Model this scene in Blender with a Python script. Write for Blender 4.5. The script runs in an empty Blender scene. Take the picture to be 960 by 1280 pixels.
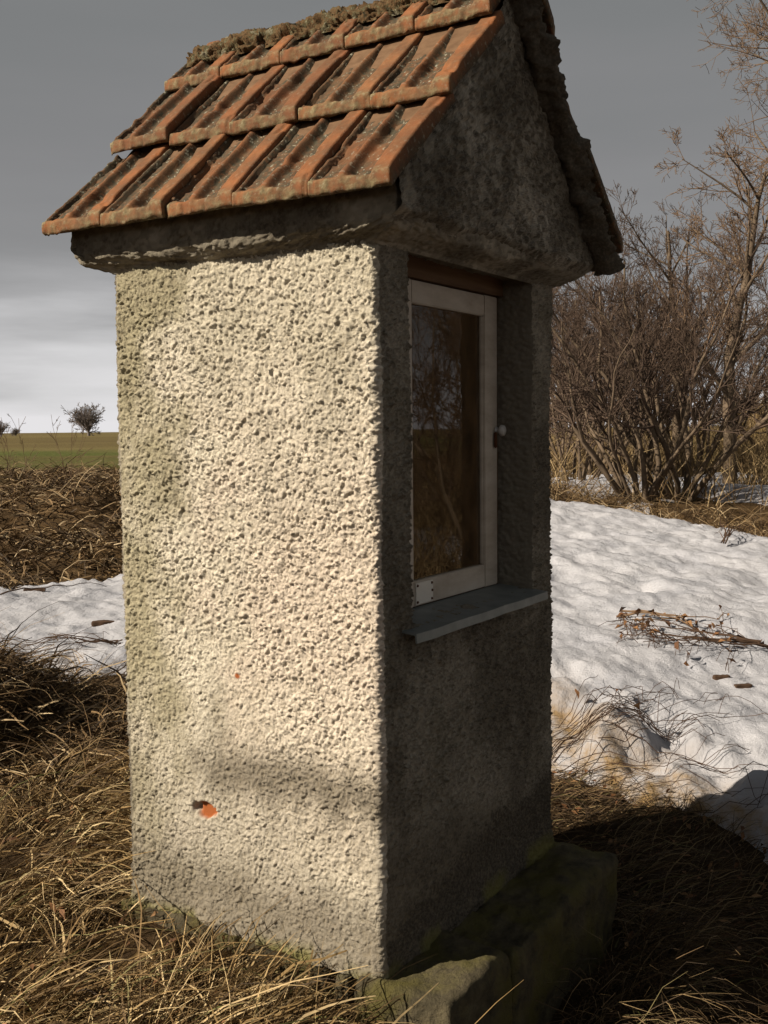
import bpy, math, random
import numpy as np
from mathutils import Vector, Matrix

# ------------------------------------------------------------------ camera, sky, sun, exposure
SC = bpy.context.scene
COL = SC.collection
CA, SA = 0.84566, 0.53372                       # heading of the camera on the ground: forward = (CA, SA)
CAM_LOC = Vector((-2.411, -1.5414, 1.5))
PITCH, ROLL, FPX = math.radians(4.42), math.radians(0.59), 1344.0
cam_data = bpy.data.cameras.new('camera')
cam_data.sensor_fit = 'VERTICAL'
cam_data.sensor_height = 36.0
cam_data.lens = FPX / 1280 * 36.0
cam_data.clip_start, cam_data.clip_end = 0.05, 6000
cam = bpy.data.objects.new('camera', cam_data)
COL.objects.link(cam)
fw = Vector((CA * math.cos(PITCH), SA * math.cos(PITCH), -math.sin(PITCH)))
rt = Vector((SA, -CA, 0)).normalized()
up = rt.cross(fw).normalized()
rot = Matrix((rt, up, -fw)).transposed() @ Matrix.Rotation(-ROLL, 3, 'Z')
cam.matrix_world = Matrix.Translation(CAM_LOC) @ rot.to_4x4()
SC.camera = cam

SUN_EL = math.radians(34.0)
SUN_TO = Vector((-0.78, 0.626, 0)).normalized()        # horizontal direction towards the sun
EXPO = 0.62
world = bpy.data.worlds.new('World')
SC.world = world
world.use_nodes = True
wt = world.node_tree
wt.nodes.clear()
w_out = wt.nodes.new('ShaderNodeOutputWorld')
w_sky = wt.nodes.new('ShaderNodeTexSky')
w_sky.sky_type = 'NISHITA'
w_sky.sun_disc = False
w_sky.sun_elevation = SUN_EL
w_sky.sun_rotation = math.atan2(SUN_TO.x, SUN_TO.y)
w_bg = wt.nodes.new('ShaderNodeBackground')
w_bg.inputs['Strength'].default_value = 0.06
wt.links.new(w_sky.outputs[0], w_bg.inputs['Color'])
w_tc = wt.nodes.new('ShaderNodeTexCoord')
w_sep = wt.nodes.new('ShaderNodeSeparateXYZ')
wt.links.new(w_tc.outputs['Generated'], w_sep.inputs[0])
w_map = wt.nodes.new('ShaderNodeMapping')
w_map.inputs['Scale'].default_value = (1.3, 1.3, 9.0)
wt.links.new(w_tc.outputs['Generated'], w_map.inputs[0])
w_n = wt.nodes.new('ShaderNodeTexNoise')
w_n.inputs['Scale'].default_value = 1.6
w_n.inputs['Detail'].default_value = 6
w_n.inputs['Roughness'].default_value = 0.5
wt.links.new(w_map.outputs[0], w_n.inputs['Vector'])
w_sub = wt.nodes.new('ShaderNodeMath'); w_sub.operation = 'SUBTRACT'
wt.links.new(w_n.outputs[0], w_sub.inputs[0]); w_sub.inputs[1].default_value = 0.5
w_el = wt.nodes.new('ShaderNodeMath'); w_el.operation = 'MULTIPLY_ADD'
wt.links.new(w_sub.outputs[0], w_el.inputs[0]); w_el.inputs[1].default_value = 0.24
wt.links.new(w_sep.outputs['Z'], w_el.inputs[2])
w_ramp = wt.nodes.new('ShaderNodeValToRGB')
cr = w_ramp.color_ramp
cr.elements[0].position = 0.0; cr.elements[0].color = (0.52, 0.51, 0.52, 1)
cr.elements[1].position = 1.0; cr.elements[1].color = (0.070, 0.075, 0.080, 1)
for p, c in ((0.035, (0.43, 0.425, 0.43)), (0.075, (0.265, 0.262, 0.265)), (0.12, (0.178, 0.177, 0.178)),
             (0.22, (0.154, 0.153, 0.154)), (0.36, (0.134, 0.137, 0.137)), (0.55, (0.100, 0.103, 0.105))):
    e = cr.elements.new(p); e.color = (*c, 1)
wt.links.new(w_el.outputs[0], w_ramp.inputs[0])
w_bg2 = wt.nodes.new('ShaderNodeBackground')
w_bg2.inputs['Strength'].default_value = 1.0
wt.links.new(w_ramp.outputs[0], w_bg2.inputs['Color'])
w_mix = wt.nodes.new('ShaderNodeMixShader')
w_mix.inputs[0].default_value = 0.97                    # an almost closed cloud sheet over the blue
wt.links.new(w_bg.outputs[0], w_mix.inputs[1])
wt.links.new(w_bg2.outputs[0], w_mix.inputs[2])
wt.links.new(w_mix.outputs[0], w_out.inputs[0])

sun_d = bpy.data.lights.new('sun', 'SUN')
sun_d.energy = 5.0
sun_d.angle = math.radians(0.5)
sun_d.color = (1.0, 0.89, 0.73)
sun = bpy.data.objects.new('sun', sun_d)
COL.objects.link(sun)
sd = Vector((-SUN_TO.x * math.cos(SUN_EL), -SUN_TO.y * math.cos(SUN_EL), -math.sin(SUN_EL)))
sun.rotation_euler = sd.to_track_quat('-Z', 'Y').to_euler()
sun.location = (-6, 4, 6)
vs = SC.view_settings
vs.view_transform = 'Standard'; vs.look = 'None'; vs.gamma = 1.0; vs.use_curve_mapping = False
vs.exposure = EXPO

# ------------------------------------------------------------------ numeric helpers
def _hash(*c):
    h = np.zeros_like(c[0], dtype=np.uint32)
    for i, k in enumerate(c):
        h = h ^ (k.astype(np.int64).astype(np.uint32) * np.uint32((374761393, 668265263, 2147483647 - 58, 1274126177)[i]))
        h = (h ^ (h >> np.uint32(13))) * np.uint32(1274126177)
    h = h ^ (h >> np.uint32(16))
    return h.astype(np.float64) / 4294967295.0
def vnoise2(x, y, seed=0):
    xi, yi = np.floor(x), np.floor(y)
    fx, fy = x - xi, y - yi
    fx, fy = fx * fx * (3 - 2 * fx), fy * fy * (3 - 2 * fy)
    s = np.full_like(xi, seed)
    a, b = _hash(xi, yi, s), _hash(xi + 1, yi, s)
    c, d = _hash(xi, yi + 1, s), _hash(xi + 1, yi + 1, s)
    return (a * (1 - fx) + b * fx) * (1 - fy) + (c * (1 - fx) + d * fx) * fy - 0.5
def fbm2(x, y, oct=4, seed=0, gain=0.5):
    t, a = 0, 1.0
    for i in range(oct):
        t = t + a * vnoise2(x * 2 ** i + 17.3 * i, y * 2 ** i - 9.1 * i, seed + i)
        a *= gain
    return t
def vnoise3(x, y, z, seed=0):
    zi = np.floor(z); fz = z - zi; fz = fz * fz * (3 - 2 * fz)
    xi, yi = np.floor(x), np.floor(y)
    fx, fy = x - xi, y - yi
    fx, fy = fx * fx * (3 - 2 * fx), fy * fy * (3 - 2 * fy)
    s = np.full_like(xi, seed)
    def layer(k):
        a, b = _hash(xi, yi, k, s), _hash(xi + 1, yi, k, s)
        c, d = _hash(xi, yi + 1, k, s), _hash(xi + 1, yi + 1, k, s)
        return (a * (1 - fx) + b * fx) * (1 - fy) + (c * (1 - fx) + d * fx) * fy
    return layer(zi) * (1 - fz) + layer(zi + 1) * fz - 0.5
def worley2(x, y, seed=0):
    xi, yi = np.floor(x), np.floor(y)
    best = np.full_like(x, 9.0); val = np.zeros_like(x)
    s = np.full_like(xi, seed); s2 = s + 77; s3 = s + 151
    for i in (-1, 0, 1):
        for j in (-1, 0, 1):
            cx, cy = xi + i, yi + j
            d = (cx + _hash(cx, cy, s) - x) ** 2 + (cy + _hash(cx, cy, s2) - y) ** 2
            m = d < best
            best = np.where(m, d, best); val = np.where(m, _hash(cx, cy, s3), val)
    return np.sqrt(best), val
def sm(x, a, b):
    t = np.clip((x - a) / (b - a), 0, 1)
    return t * t * (3 - 2 * t)
def to_world(r, d):
    """ground coordinates (right of, ahead of the camera's foot) to world x, y"""
    return CAM_LOC.x + r * SA + d * CA, CAM_LOC.y - r * CA + d * SA

# ------------------------------------------------------------------ object helpers
def mesh_np(name, verts, faces, smooth=False, attrs=None):
    verts = np.ascontiguousarray(verts, dtype=np.float32).reshape(-1, 3)
    faces = np.ascontiguousarray(faces, dtype=np.int32)
    k = faces.shape[1]
    me = bpy.data.meshes.new(name)
    me.vertices.add(len(verts)); me.vertices.foreach_set('co', verts.ravel())
    me.loops.add(faces.size); me.loops.foreach_set('vertex_index', faces.ravel())
    me.polygons.add(len(faces))
    me.polygons.foreach_set('loop_start', np.arange(0, faces.size, k, dtype=np.int32))
    if smooth:
        me.polygons.foreach_set('use_smooth', np.ones(len(faces), dtype=bool))
    for an, av in (attrs or {}).items():
        av = np.asarray(av, dtype=np.float32)
        if av.ndim == 1:
            at = me.attributes.new(an, 'FLOAT', 'POINT'); at.data.foreach_set('value', av)
        else:
            at = me.attributes.new(an, 'FLOAT_COLOR', 'POINT')
            at.data.foreach_set('color', np.c_[av, np.ones(len(av))].astype(np.float32).ravel())
    me.update(calc_edges=True)
    return me
def obj(name, me, mat=None, parent=None):
    o = bpy.data.objects.new(name, me)
    COL.objects.link(o)
    if mat and me is not None and not me.materials:
        me.materials.append(mat)
    if parent: o.parent = parent
    return o
def tag(o, label=None, cat=None, group=None, kind=None):
    if label: o['label'] = label
    if cat: o['category'] = cat
    if group: o['group'] = group
    if kind: o['kind'] = kind
    return o
def empty(name, loc=(0, 0, 0), label=None, cat=None, group=None):
    o = bpy.data.objects.new(name, None); COL.objects.link(o); o.location = loc
    o.empty_display_size = 0.1
    return tag(o, label, cat, group)
def grid_faces(nu, nv, off=0, wrap=False):
    """quads of a grid whose vertex (i, j) sits at i*nv + j"""
    iu = np.arange(nu if wrap else nu - 1); jv = np.arange(nv - 1)
    I, J = np.meshgrid(iu, jv, indexing='ij')
    I2 = (I + 1) % nu
    return np.stack([I * nv + J, I2 * nv + J, I2 * nv + J + 1, I * nv + J + 1], -1).reshape(-1, 4) + off

# ------------------------------------------------------------------ materials
class NT:
    def __init__(self, name, rough=0.9, spec=0.2):
        self.m = bpy.data.materials.new(name); self.m.use_nodes = True
        self.t = self.m.node_tree; self.b = self.t.nodes['Principled BSDF']
        self.b.inputs['Roughness'].default_value = rough
        self.b.inputs['Specular IOR Level'].default_value = spec
    def n(self, typ, **kw):
        x = self.t.nodes.new(typ)
        for k, v in kw.items(): setattr(x, k, v)
        return x
    def link(self, a, b): self.t.links.new(a, b)
    def pos(self, scale=(1, 1, 1), kind='Object'):
        tc = self.n('ShaderNodeTexCoord'); mp = self.n('ShaderNodeMapping')
        mp.inputs['Scale'].default_value = scale
        self.link(tc.outputs[kind], mp.inputs[0]); return mp.outputs[0]
    def noise(self, scale, detail=4, rough=0.55, vec=None):
        x = self.n('ShaderNodeTexNoise'); x.inputs['Scale'].default_value = scale
        x.inputs['Detail'].default_value = detail; x.inputs['Roughness'].default_value = rough
        self.link(vec or self.pos(), x.inputs['Vector']); return x.outputs[0]
    def ramp(self, fac, stops):
        x = self.n('ShaderNodeValToRGB'); cr = x.color_ramp
        while len(cr.elements) < len(stops): cr.elements.new(0.5)
        for e, (p, c) in zip(cr.elements, stops):
            e.position = p; e.color = (*c, 1) if len(c) == 3 else c
        self.link(fac, x.inputs[0]); return x.outputs[0]
    def mix(self, fac, a, b, mode='MIX'):
        x = self.n('ShaderNodeMix', data_type='RGBA', blend_type=mode)
        for s, v in ((x.inputs[0], fac), (x.inputs[6], a), (x.inputs[7], b)):
            if isinstance(v, (int, float)): s.default_value = v
            elif isinstance(v, tuple): s.default_value = (*v, 1)
            else: self.link(v, s)
        return x.outputs[2]
    def attr(self, name, out='Fac'):
        x = self.n('ShaderNodeAttribute', attribute_name=name); return x.outputs[out]
    def math(self, op, a, b=0.0):
        x = self.n('ShaderNodeMath', operation=op)
        for s, v in ((x.inputs[0], a), (x.inputs[1], b)):
            if isinstance(v, (int, float)): s.default_value = v
            else: self.link(v, s)
        return x.outputs[0]
    def color(self, c):
        if isinstance(c, tuple): self.b.inputs['Base Color'].default_value = (*c, 1)
        else: self.link(c, self.b.inputs['Base Color'])
        return self
    def bump(self, h, strength=0.4, dist=0.01):
        x = self.n('ShaderNodeBump'); x.inputs['Strength'].default_value = strength
        x.inputs['Distance'].default_value = dist
        self.link(h, x.inputs['Height']); self.link(x.outputs[0], self.b.inputs['Normal']); return self

def blade_material(name, stops, trans=0.0):
    """dry stalks: every stalk its own tone"""
    k = NT(name, 0.75, 0.25)
    g = k.n('ShaderNodeNewGeometry')
    c = k.ramp(g.outputs['Random Per Island'], stops)
    nz = k.noise(30, 2)
    c = k.mix(1.0, c, k.ramp(nz, [(0.3, (0.7, 0.7, 0.7)), (0.7, (1.15, 1.15, 1.15))]), 'MULTIPLY')
    k.color(c)
    return k.m

M = {}
k = NT('roughcast_plaster', 0.95, 0.1)
c = k.ramp(k.noise(5, 5), [(0.3, (0.60, 0.545, 0.435)), (0.55, (0.69, 0.63, 0.515)), (0.75, (0.71, 0.64, 0.53))])
c = k.mix(k.attr('pink'), c, (0.70, 0.58, 0.48))
c = k.mix(k.attr('green'), c, (0.33, 0.295, 0.185))
c = k.mix(k.attr('stain_shade'), c, (0.185, 0.160, 0.122))  # weathering on the sunny wall, elsewhere also painted shade
c = k.mix(k.attr('shade_grime'), c, (0.060, 0.050, 0.038))  # shade of front, gable and cornice put into the colour, with real dirt
c = k.mix(k.ramp(k.noise(110, 3), [(0.42, (0, 0, 0)), (0.68, (0.34, 0.34, 0.34))]), c, (0.28, 0.24, 0.18))
c = k.mix(k.attr('pit'), c, (0.20, 0.165, 0.11))
c = k.mix(k.attr('moss'), c, (0.17, 0.155, 0.05))
c = k.mix(k.attr('brick'), c, (0.34, 0.105, 0.035))
k.color(c).bump(k.noise(240, 4, 0.7), 0.8, 0.006); M['plaster'] = k.m

k = NT('tile_clay', 0.85, 0.2)
oi = k.n('ShaderNodeObjectInfo')
base = k.ramp(oi.outputs['Random'], [(0, (0.200, 0.066, 0.025)), (0.5, (0.33, 0.112, 0.036)), (1, (0.27, 0.115, 0.046))])
c = k.mix(k.ramp(k.noise(9, 5), [(0.35, (0, 0, 0)), (0.62, (0.9, 0.9, 0.9))]), base, (0.125, 0.058, 0.028))
dirt = k.math('MULTIPLY', k.attr('dirt'), k.ramp(k.noise(42, 5, 0.7), [(0.28, (0.30,) * 3), (0.56, (1.0,) * 3)]))
c = k.mix(dirt, c, (0.048, 0.040, 0.026))
lich = k.math('MULTIPLY', k.attr('lichen'), k.ramp(k.noise(28, 5, 0.7), [(0.38, (0.05,) * 3), (0.58, (1.0,) * 3)]))
lc = k.ramp(k.noise(60, 4, 0.7), [(0.35, (0.075, 0.062, 0.035)), (0.55, (0.18, 0.15, 0.078)), (0.7, (0.27, 0.24, 0.15))])
c = k.mix(k.math('MULTIPLY', lich, 0.85), c, lc)
spots = k.math('MULTIPLY', k.attr('dirt'), k.ramp(k.noise(75, 3, 0.6), [(0.60, (0, 0, 0)), (0.66, (0.85,) * 3)]))
c = k.mix(spots, c, (0.30, 0.29, 0.22))
k.color(c).bump(k.noise(120, 5, 0.7), 0.5, 0.004); M['tile'] = k.m

k = NT('ridge_mortar_moss', 0.95, 0.1)
c = k.ramp(k.noise(24, 6, 0.7), [(0.36, (0.030, 0.027, 0.016)), (0.48, (0.12, 0.070, 0.034)), (0.58, (0.10, 0.088, 0.048)), (0.70, (0.26, 0.235, 0.17))])
k.color(c).bump(k.noise(90, 5, 0.7), 0.8, 0.01); M['ridge'] = k.m

k = NT('old_white_paint', 0.55, 0.35)
c = k.ramp(k.noise(6, 6, 0.65, k.pos((1, 1, 3))), [(0.3, (0.36, 0.30, 0.235)), (0.6, (0.49, 0.43, 0.355)), (0.8, (0.53, 0.48, 0.41))])
k.color(c).bump(k.noise(60, 4, 0.6, k.pos((1, 1, 0.15))), 0.25, 0.003); M['paint'] = k.m
k = NT('brown_wood', 0.75, 0.2)
c = k.ramp(k.noise(9, 5, 0.6, k.pos((0.4, 3, 6))), [(0.3, (0.10, 0.055, 0.028)), (0.7, (0.17, 0.10, 0.055))])
k.color(c); M['wood'] = k.m
k = NT('sheet_zinc', 0.5, 0.5)
k.b.inputs['Metallic'].default_value = 0.35
k.color(k.ramp(k.noise(14, 5, 0.6), [(0.3, (0.13, 0.145, 0.14)), (0.7, (0.22, 0.235, 0.225))])); M['zinc'] = k.m
k = NT('bracket_plate', 0.5, 0.4); k.color((0.66, 0.62, 0.55)); M['plate'] = k.m
k = NT('rusty_screw', 0.8, 0.2); k.color((0.09, 0.035, 0.015)); M['rust'] = k.m
k = NT('white_enamel', 0.35, 0.5); k.color((0.45, 0.43, 0.40)); M['enamel'] = k.m

k = NT('window_glass', 0.02)
t = k.t
for nd in list(t.nodes): t.nodes.remove(nd)
go = t.nodes.new('ShaderNodeOutputMaterial'); tr = t.nodes.new('ShaderNodeBsdfTransparent'); gl = t.nodes.new('ShaderNodeBsdfGlossy')
gl.inputs['Roughness'].default_value = 0.015
tr.inputs['Color'].default_value = (0.86, 0.84, 0.78, 1)
fr = t.nodes.new('ShaderNodeFresnel'); fr.inputs['IOR'].default_value = 1.5
mx = t.nodes.new('ShaderNodeMixShader')
t.links.new(fr.outputs[0], mx.inputs[0]); t.links.new(tr.outputs[0], mx.inputs[1]); t.links.new(gl.outputs[0], mx.inputs[2])
df = t.nodes.new('ShaderNodeBsdfDiffuse'); df.inputs['Color'].default_value = (0.36, 0.22, 0.11, 1)
dn_ = t.nodes.new('ShaderNodeTexNoise'); dn_.inputs['Scale'].default_value = 9; dn_.inputs['Detail'].default_value = 6
dr_ = t.nodes.new('ShaderNodeMapRange'); dr_.inputs[1].default_value = .3; dr_.inputs[2].default_value = .7; dr_.inputs[3].default_value = .03; dr_.inputs[4].default_value = .17
t.links.new(dn_.outputs[0], dr_.inputs[0])
mx2 = t.nodes.new('ShaderNodeMixShader'); t.links.new(dr_.outputs[0], mx2.inputs[0])
t.links.new(mx.outputs[0], mx2.inputs[1]); t.links.new(df.outputs[0], mx2.inputs[2])
t.links.new(mx2.outputs[0], go.inputs[0]); M['glass'] = k.m

k = NT('mossy_stone', 0.95, 0.1)
c = k.ramp(k.noise(14, 6, 0.65), [(0.3, (0.05, 0.043, 0.028)), (0.55, (0.12, 0.10, 0.062)), (0.75, (0.22, 0.19, 0.125))])
c = k.mix(k.ramp(k.noise(7, 5, 0.6), [(0.44, (0, 0, 0)), (0.62, (0.85,) * 3)]), c, (0.115, 0.100, 0.030))
k.color(c).bump(k.noise(45, 8, 0.75), 1.0, 0.02); M['stone'] = k.m

k = NT('soil_and_field', 1.0, 0.05)
c = k.mix(1.0, k.attr('ground_colour', 'Color'),
          k.ramp(k.noise(7, 8, 0.72), [(0.28, (0.35, 0.33, 0.30)), (0.5, (0.95, 0.95, 0.95)), (0.75, (1.7, 1.6, 1.4))]), 'MULTIPLY')
k.color(c).bump(k.noise(25, 6, 0.7), 0.8, 0.04); M['ground'] = k.m

k = NT('old_snow', 0.75, 0.3)
c = k.ramp(k.noise(2.3, 6, 0.6), [(0.3, (0.33, 0.335, 0.370)), (0.6, (0.43, 0.43, 0.46))])
dn = k.ramp(k.noise(5, 7, 0.72), [(0.36, (0, 0, 0)), (0.62, (1, 1, 1))])
c = k.mix(k.math('MULTIPLY', k.attr('dirt'), dn), c, (0.27, 0.175, 0.075))
speck = k.ramp(k.noise(55, 3, 0.6), [(0.70, (0, 0, 0)), (0.76, (0.75,) * 3)])
c = k.mix(k.math('MULTIPLY', speck, k.ramp(k.noise(1.7, 3), [(0.42, (0, 0, 0)), (0.6, (1, 1, 1))])), c, (0.12, 0.085, 0.05))
k.color(c).bump(k.noise(30, 8, 0.72), 0.8, 0.025); M['snow'] = k.m

M['straw'] = blade_material('straw', [(0, (0.04, 0.024, 0.011)), (0.4, (0.15, 0.092, 0.036)), (0.7, (0.31, 0.205, 0.085)), (0.94, (0.58, 0.44, 0.24)), (1, (0.11, 0.12, 0.03))])
M['dead'] = blade_material('dead_weed', [(0, (0.028, 0.018, 0.009)), (0.5, (0.10, 0.06, 0.026)), (0.8, (0.20, 0.125, 0.055)), (1, (0.46, 0.35, 0.20))])
M['litter_dark'] = blade_material('shaded_sward', [(0, (0.03, 0.02, 0.012)), (0.45, (0.08, 0.05, 0.025)), (0.8, (0.17, 0.11, 0.05)), (0.93, (0.28, 0.20, 0.10)), (1, (0.05, 0.065, 0.014))])  # darker copy of the straw, shade put into its tones
M['bankveg'] = blade_material('bank_brush', [(0, (0.035, 0.022, 0.011)), (0.4, (0.10, 0.06, 0.027)), (0.75, (0.19, 0.12, 0.052)), (1, (0.42, 0.32, 0.19))])
M['golden'] = blade_material('golden_reed', [(0, (0.095, 0.060, 0.028)), (0.5, (0.20, 0.135, 0.062)), (1, (0.36, 0.265, 0.14))])
M['leaf'] = blade_material('dry_leaf', [(0, (0.07, 0.03, 0.013)), (0.5, (0.15, 0.068, 0.027)), (1, (0.27, 0.15, 0.066))])
def bark(name, a, b):
    k = NT(name, 0.9, 0.15)
    k.color(k.ramp(k.noise(7, 5, 0.65), [(0.3, a), (0.7, b)])); return k.m
M['bark'] = bark('bark_grey_brown', (0.075, 0.055, 0.038), (0.17, 0.125, 0.085))
M['twig'] = bark('twig_brown', (0.058, 0.041, 0.032), (0.122, 0.083, 0.060))
M['twig_red'] = bark('twig_warm', (0.11, 0.072, 0.046), (0.20, 0.132, 0.082))
M['far'] = bark('far_twig', (0.13, 0.11, 0.105), (0.20, 0.17, 0.155))
M['stick'] = bark('wet_stick', (0.04, 0.024, 0.016), (0.10, 0.06, 0.038))
M['drystick'] = bark('dry_stick', (0.16, 0.10, 0.035), (0.42, 0.27, 0.09))

# ------------------------------------------------------------------ terrain
def h_base(r, d):
    """smooth lie of the land, metres above the foot of the plaster"""
    bank = sm(d, 11.2, 15.5) * 0.58
    slope = np.clip((d - 4.4) * 0.0585, 0, 0.66)
    left = sm(r, -1.6, 0.4)
    z = -0.10 + bank * (1 - left) + slope * left
    z = z + 0.06 * sm(np.hypot(r + 0.9, d - 3.9), 1.4, 0.2)                     # the sward rises a little to the far wall corner
    z = z - 0.27 * sm(r, -0.35, 0.60) * (1 - sm(d, 3.7, 7.5))                    # and falls away before the step
    z = z - 0.33 * sm(r, 0.10, 0.55) * (1 - sm(d, 2.5, 3.4))
    # a heap of dead weeds left of the shrine, hollow on the near side
    z = z + 0.36 * np.exp(-(((r + 2.45) / 0.60) ** 4 + ((d - 5.55) / 0.80) ** 4))
    z = z - 0.24 * np.exp(-(((r + 1.90) / 0.20) ** 2 + ((d - 5.05) / 0.3) ** 2))
    # the ditch beyond the snow slope and the grassy mound far right
    cr_ = 14.9 - (np.clip(r, 1.2, 8) - 2.2) * 2.15
    z = z - 0.30 * np.exp(-((d - cr_ - 0.75) / 0.5) ** 2) * sm(r, 2.4, 3.4)
    z = z + 1.15 * np.exp(-(((r - 10.6) / 2.0) ** 2 + ((d - 28.5) / 2.6) ** 2))
    far = sm(d, 60, 200)
    return z * (1 - far) + 0.42 * far
def h_ground(r, d):
    z = h_base(r, d)
    z = z + 0.05 * fbm2(r * 2.2, d * 2.2, 4, 11) * (1 - sm(d, 25, 60))
    inbank = sm(d, 11.0, 12.5) * (1 - sm(d, 17, 26))
    z = z + inbank * (1 - sm(r, -0.5, 1.2)) * (0.42 * fbm2(r * 0.9, d * 0.9, 4, 31))
    z = z + 0.10 * fbm2(r * 0.35, d * 0.35, 3, 41) * sm(d, 9, 14)
    return z
def snow_thick(r, d):
    """snow depth, negative where the ground is bare"""
    n = fbm2(r * 0.9, d * 0.9, 4, 51)
    fine = fbm2(r * 3.1, d * 2.4, 3, 57)
    lo_r = np.interp(r, [0.2, 0.9, 1.65, 2.6, 6], [7.0, 5.8, 4.5, 3.3, 2.2])
    cr_ = np.where(r > 1.0, 14.9 - (np.clip(r, 1.2, 9) - 2.2) * 2.15, 13.0)
    lo_l = np.interp(r, [-8, -3.2, -2.0, -1.2, 0.4], [9.0, 7.6, 6.9, 6.4, 7.0])
    hi_l = np.interp(r, [-8, -3.6, -2.9, -2.0, 0.5], [10.2, 10.9, 11.9, 12.1, 13.0])
    lo = np.where(r > 0.4, lo_r, lo_l); hi = np.where(r > 0.8, cr_, hi_l)
    e = np.minimum(np.minimum(d - lo, (hi - d) * 0.75), 4.9 - r) + n * 0.75 + fine * 0.45 + 0.25 * fbm2(r * 9, d * 9, 3, 59)
    main = 0.12 * np.tanh(e * 1.7)
    # patches in the ditch and between the shrubs
    p = 0.10 * np.tanh((0.38 + fbm2(r * 0.55 + 3, d * 0.40, 3, 63) * 2.4 - 0.35 * np.abs(d - 17) / 4) * 1.6)
    p = np.where((r > 1.6) & (d > cr_ + 0.9) & (d < 23), p, -0.1)
    return np.maximum(main, p)
def snow_relief(r, d):
    s = 0.065 * fbm2(r * 0.8, d * 0.8, 3, 71) + 0.050 * fbm2(r * 3.6 + d * 1.2, d * 2.0 - r * 0.8, 4, 73)
    w1, _ = worley2(r * 4.5 + d * 1.5, d * 3.2 - r * 1.0, 75)
    s = s + 0.022 * (w1 - 0.5) + 0.017 * fbm2(r * 16 + d * 3, d * 9, 4, 77, .6)
    near = np.exp(-(((d - (6.1 - (r - 0.9) * 1.6)) / 0.62) ** 2)) * sm(r, 0.4, 0.9)
    w2, _ = worley2(r * 3.6 + 0.6 * fbm2(r * 3, d * 3, 2, 80), d * 3.6, 79)
    s = s + near * (0.10 - 0.11 * w2 + 0.10 * fbm2(r * 5, d * 5, 4, 81))
    s = s - 0.115 * np.exp(-(((r - 1.45) / 0.13) ** 2 + ((d - 5.45) / 0.16) ** 2))
    for fr_, fd_ in ((1.75, 9.6), (2.15, 10.1), (2.0, 8.3), (2.75, 9.5), (1.45, 8.7), (3.1, 8.6)):      # old footprints
        s = s - 0.07 * np.exp(-(((r - fr_) / 0.13) ** 2 + ((d - fd_) / 0.20) ** 2))
    return s

def warp(fine, lo, hi, grow, far):
    a = list(np.arange(lo, hi + 1e-6, fine)); st = fine
    while a[-1] < far:
        st *= grow; a.append(a[-1] + st)
    return np.array(a)
rr = warp(0.04, -3.2, 3.2, 1.06, 1600)
rl = -warp(0.04, 3.2, 3.25, 1.06, 1600)[1:][::-1]
RA = np.concatenate([rl, rr]); RA = np.unique(np.round(RA, 4))
DA = np.concatenate([-warp(0.3, 0.5, 0.6, 1.25, 300)[::-1], warp(0.04, -0.4, 9.0, 1.035, 2600)])
R_, D_ = np.meshgrid(RA, DA, indexing='ij')
Z_ = h_ground(R_, D_)
X_, Y_ = to_world(R_, D_)
# keep the soil under the shrine's floor
inside = (X_ > 0.03) & (X_ < 1.13) & (Y_ > -0.15) & (Y_ < 0.92)
Z_ = np.where(inside, np.minimum(Z_, -0.12), Z_)
soil = np.array((0.050, 0.032, 0.017)); brown = np.array((0.105, 0.080, 0.036)); green = np.array((0.088, 0.100, 0.030)); tan = np.array((0.155, 0.125, 0.055))
fieldm = sm(D_, 16, 26)[..., None]
stripe = 0.5 + 1.1 * fbm2(R_ * 0.01 + 5, np.log(np.maximum(D_, 1)) * 5.0, 3, 91)
green_band = (sm(D_, 24, 30) * (1 - sm(D_, 55, 75)))[..., None]
fcol = brown * (1 - np.clip(stripe, 0, 1)[..., None]) + tan * np.clip(stripe, 0, 1)[..., None]
green_band = green_band * np.clip(0.62 + 1.3 * fbm2(R_ * 0.06, np.log(np.maximum(D_, 1)) * 9, 4, 95), 0, 1)[..., None]
fcol = fcol * (1 - green_band) + green * green_band
soil2 = soil + (np.array((0.075, 0.048, 0.024)) - soil) * sm(D_, 9, 12)[..., None]
gcol = soil2 * (1 - fieldm) + fcol * fieldm
mound = np.exp(-(((R_ - 10.6) / 2.6) ** 2 + ((D_ - 28.5) / 3.2) ** 2))[..., None]
gcol = gcol * (1 - mound) + np.array((0.36, 0.25, 0.10)) * mound
me = mesh_np('ground', np.stack([X_, Y_, Z_], -1), grid_faces(len(RA), len(DA))[:, ::-1], True, {'ground_colour': gcol.reshape(-1, 3)})
ground = tag(obj('ground', me, M['ground']), 'dark soil and field running out to the horizon', 'ground', kind='structure')

RS = np.unique(np.round(np.concatenate([np.arange(-9, -3.4, 0.12), np.arange(-3.4, 0, 0.035), np.arange(0, 0.6, 0.1), np.arange(0.6, 4.4, 0.024), warp(0.04, 4.4, 5.0, 1.05, 13)]), 4))
DS = np.concatenate([np.arange(2.6, 8.0, 0.026), warp(0.03, 8.0, 10.5, 1.015, 24)])
R2, D2 = np.meshgrid(RS, DS, indexing='ij')
TH = snow_thick(R2, D2)
ZS = h_ground(R2, D2) * 0.25 + h_base(R2, D2) * 0.75 + 0.015 + TH + snow_relief(R2, D2) * sm(TH, -0.03, 0.09)
X2, Y2 = to_world(R2, D2)
dirt = 1.2 * np.exp(-((D2 - (5.25 - (R2 - 0.9) * 1.7)) / 0.8) ** 2) * sm(R2, 0.5, 1.0) + 0.30 * (TH < 0.05)
fs = grid_faces(len(RS), len(DS))[:, ::-1]
keep = (TH.ravel()[fs] > -0.035).any(1)
fs = fs[keep]
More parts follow.
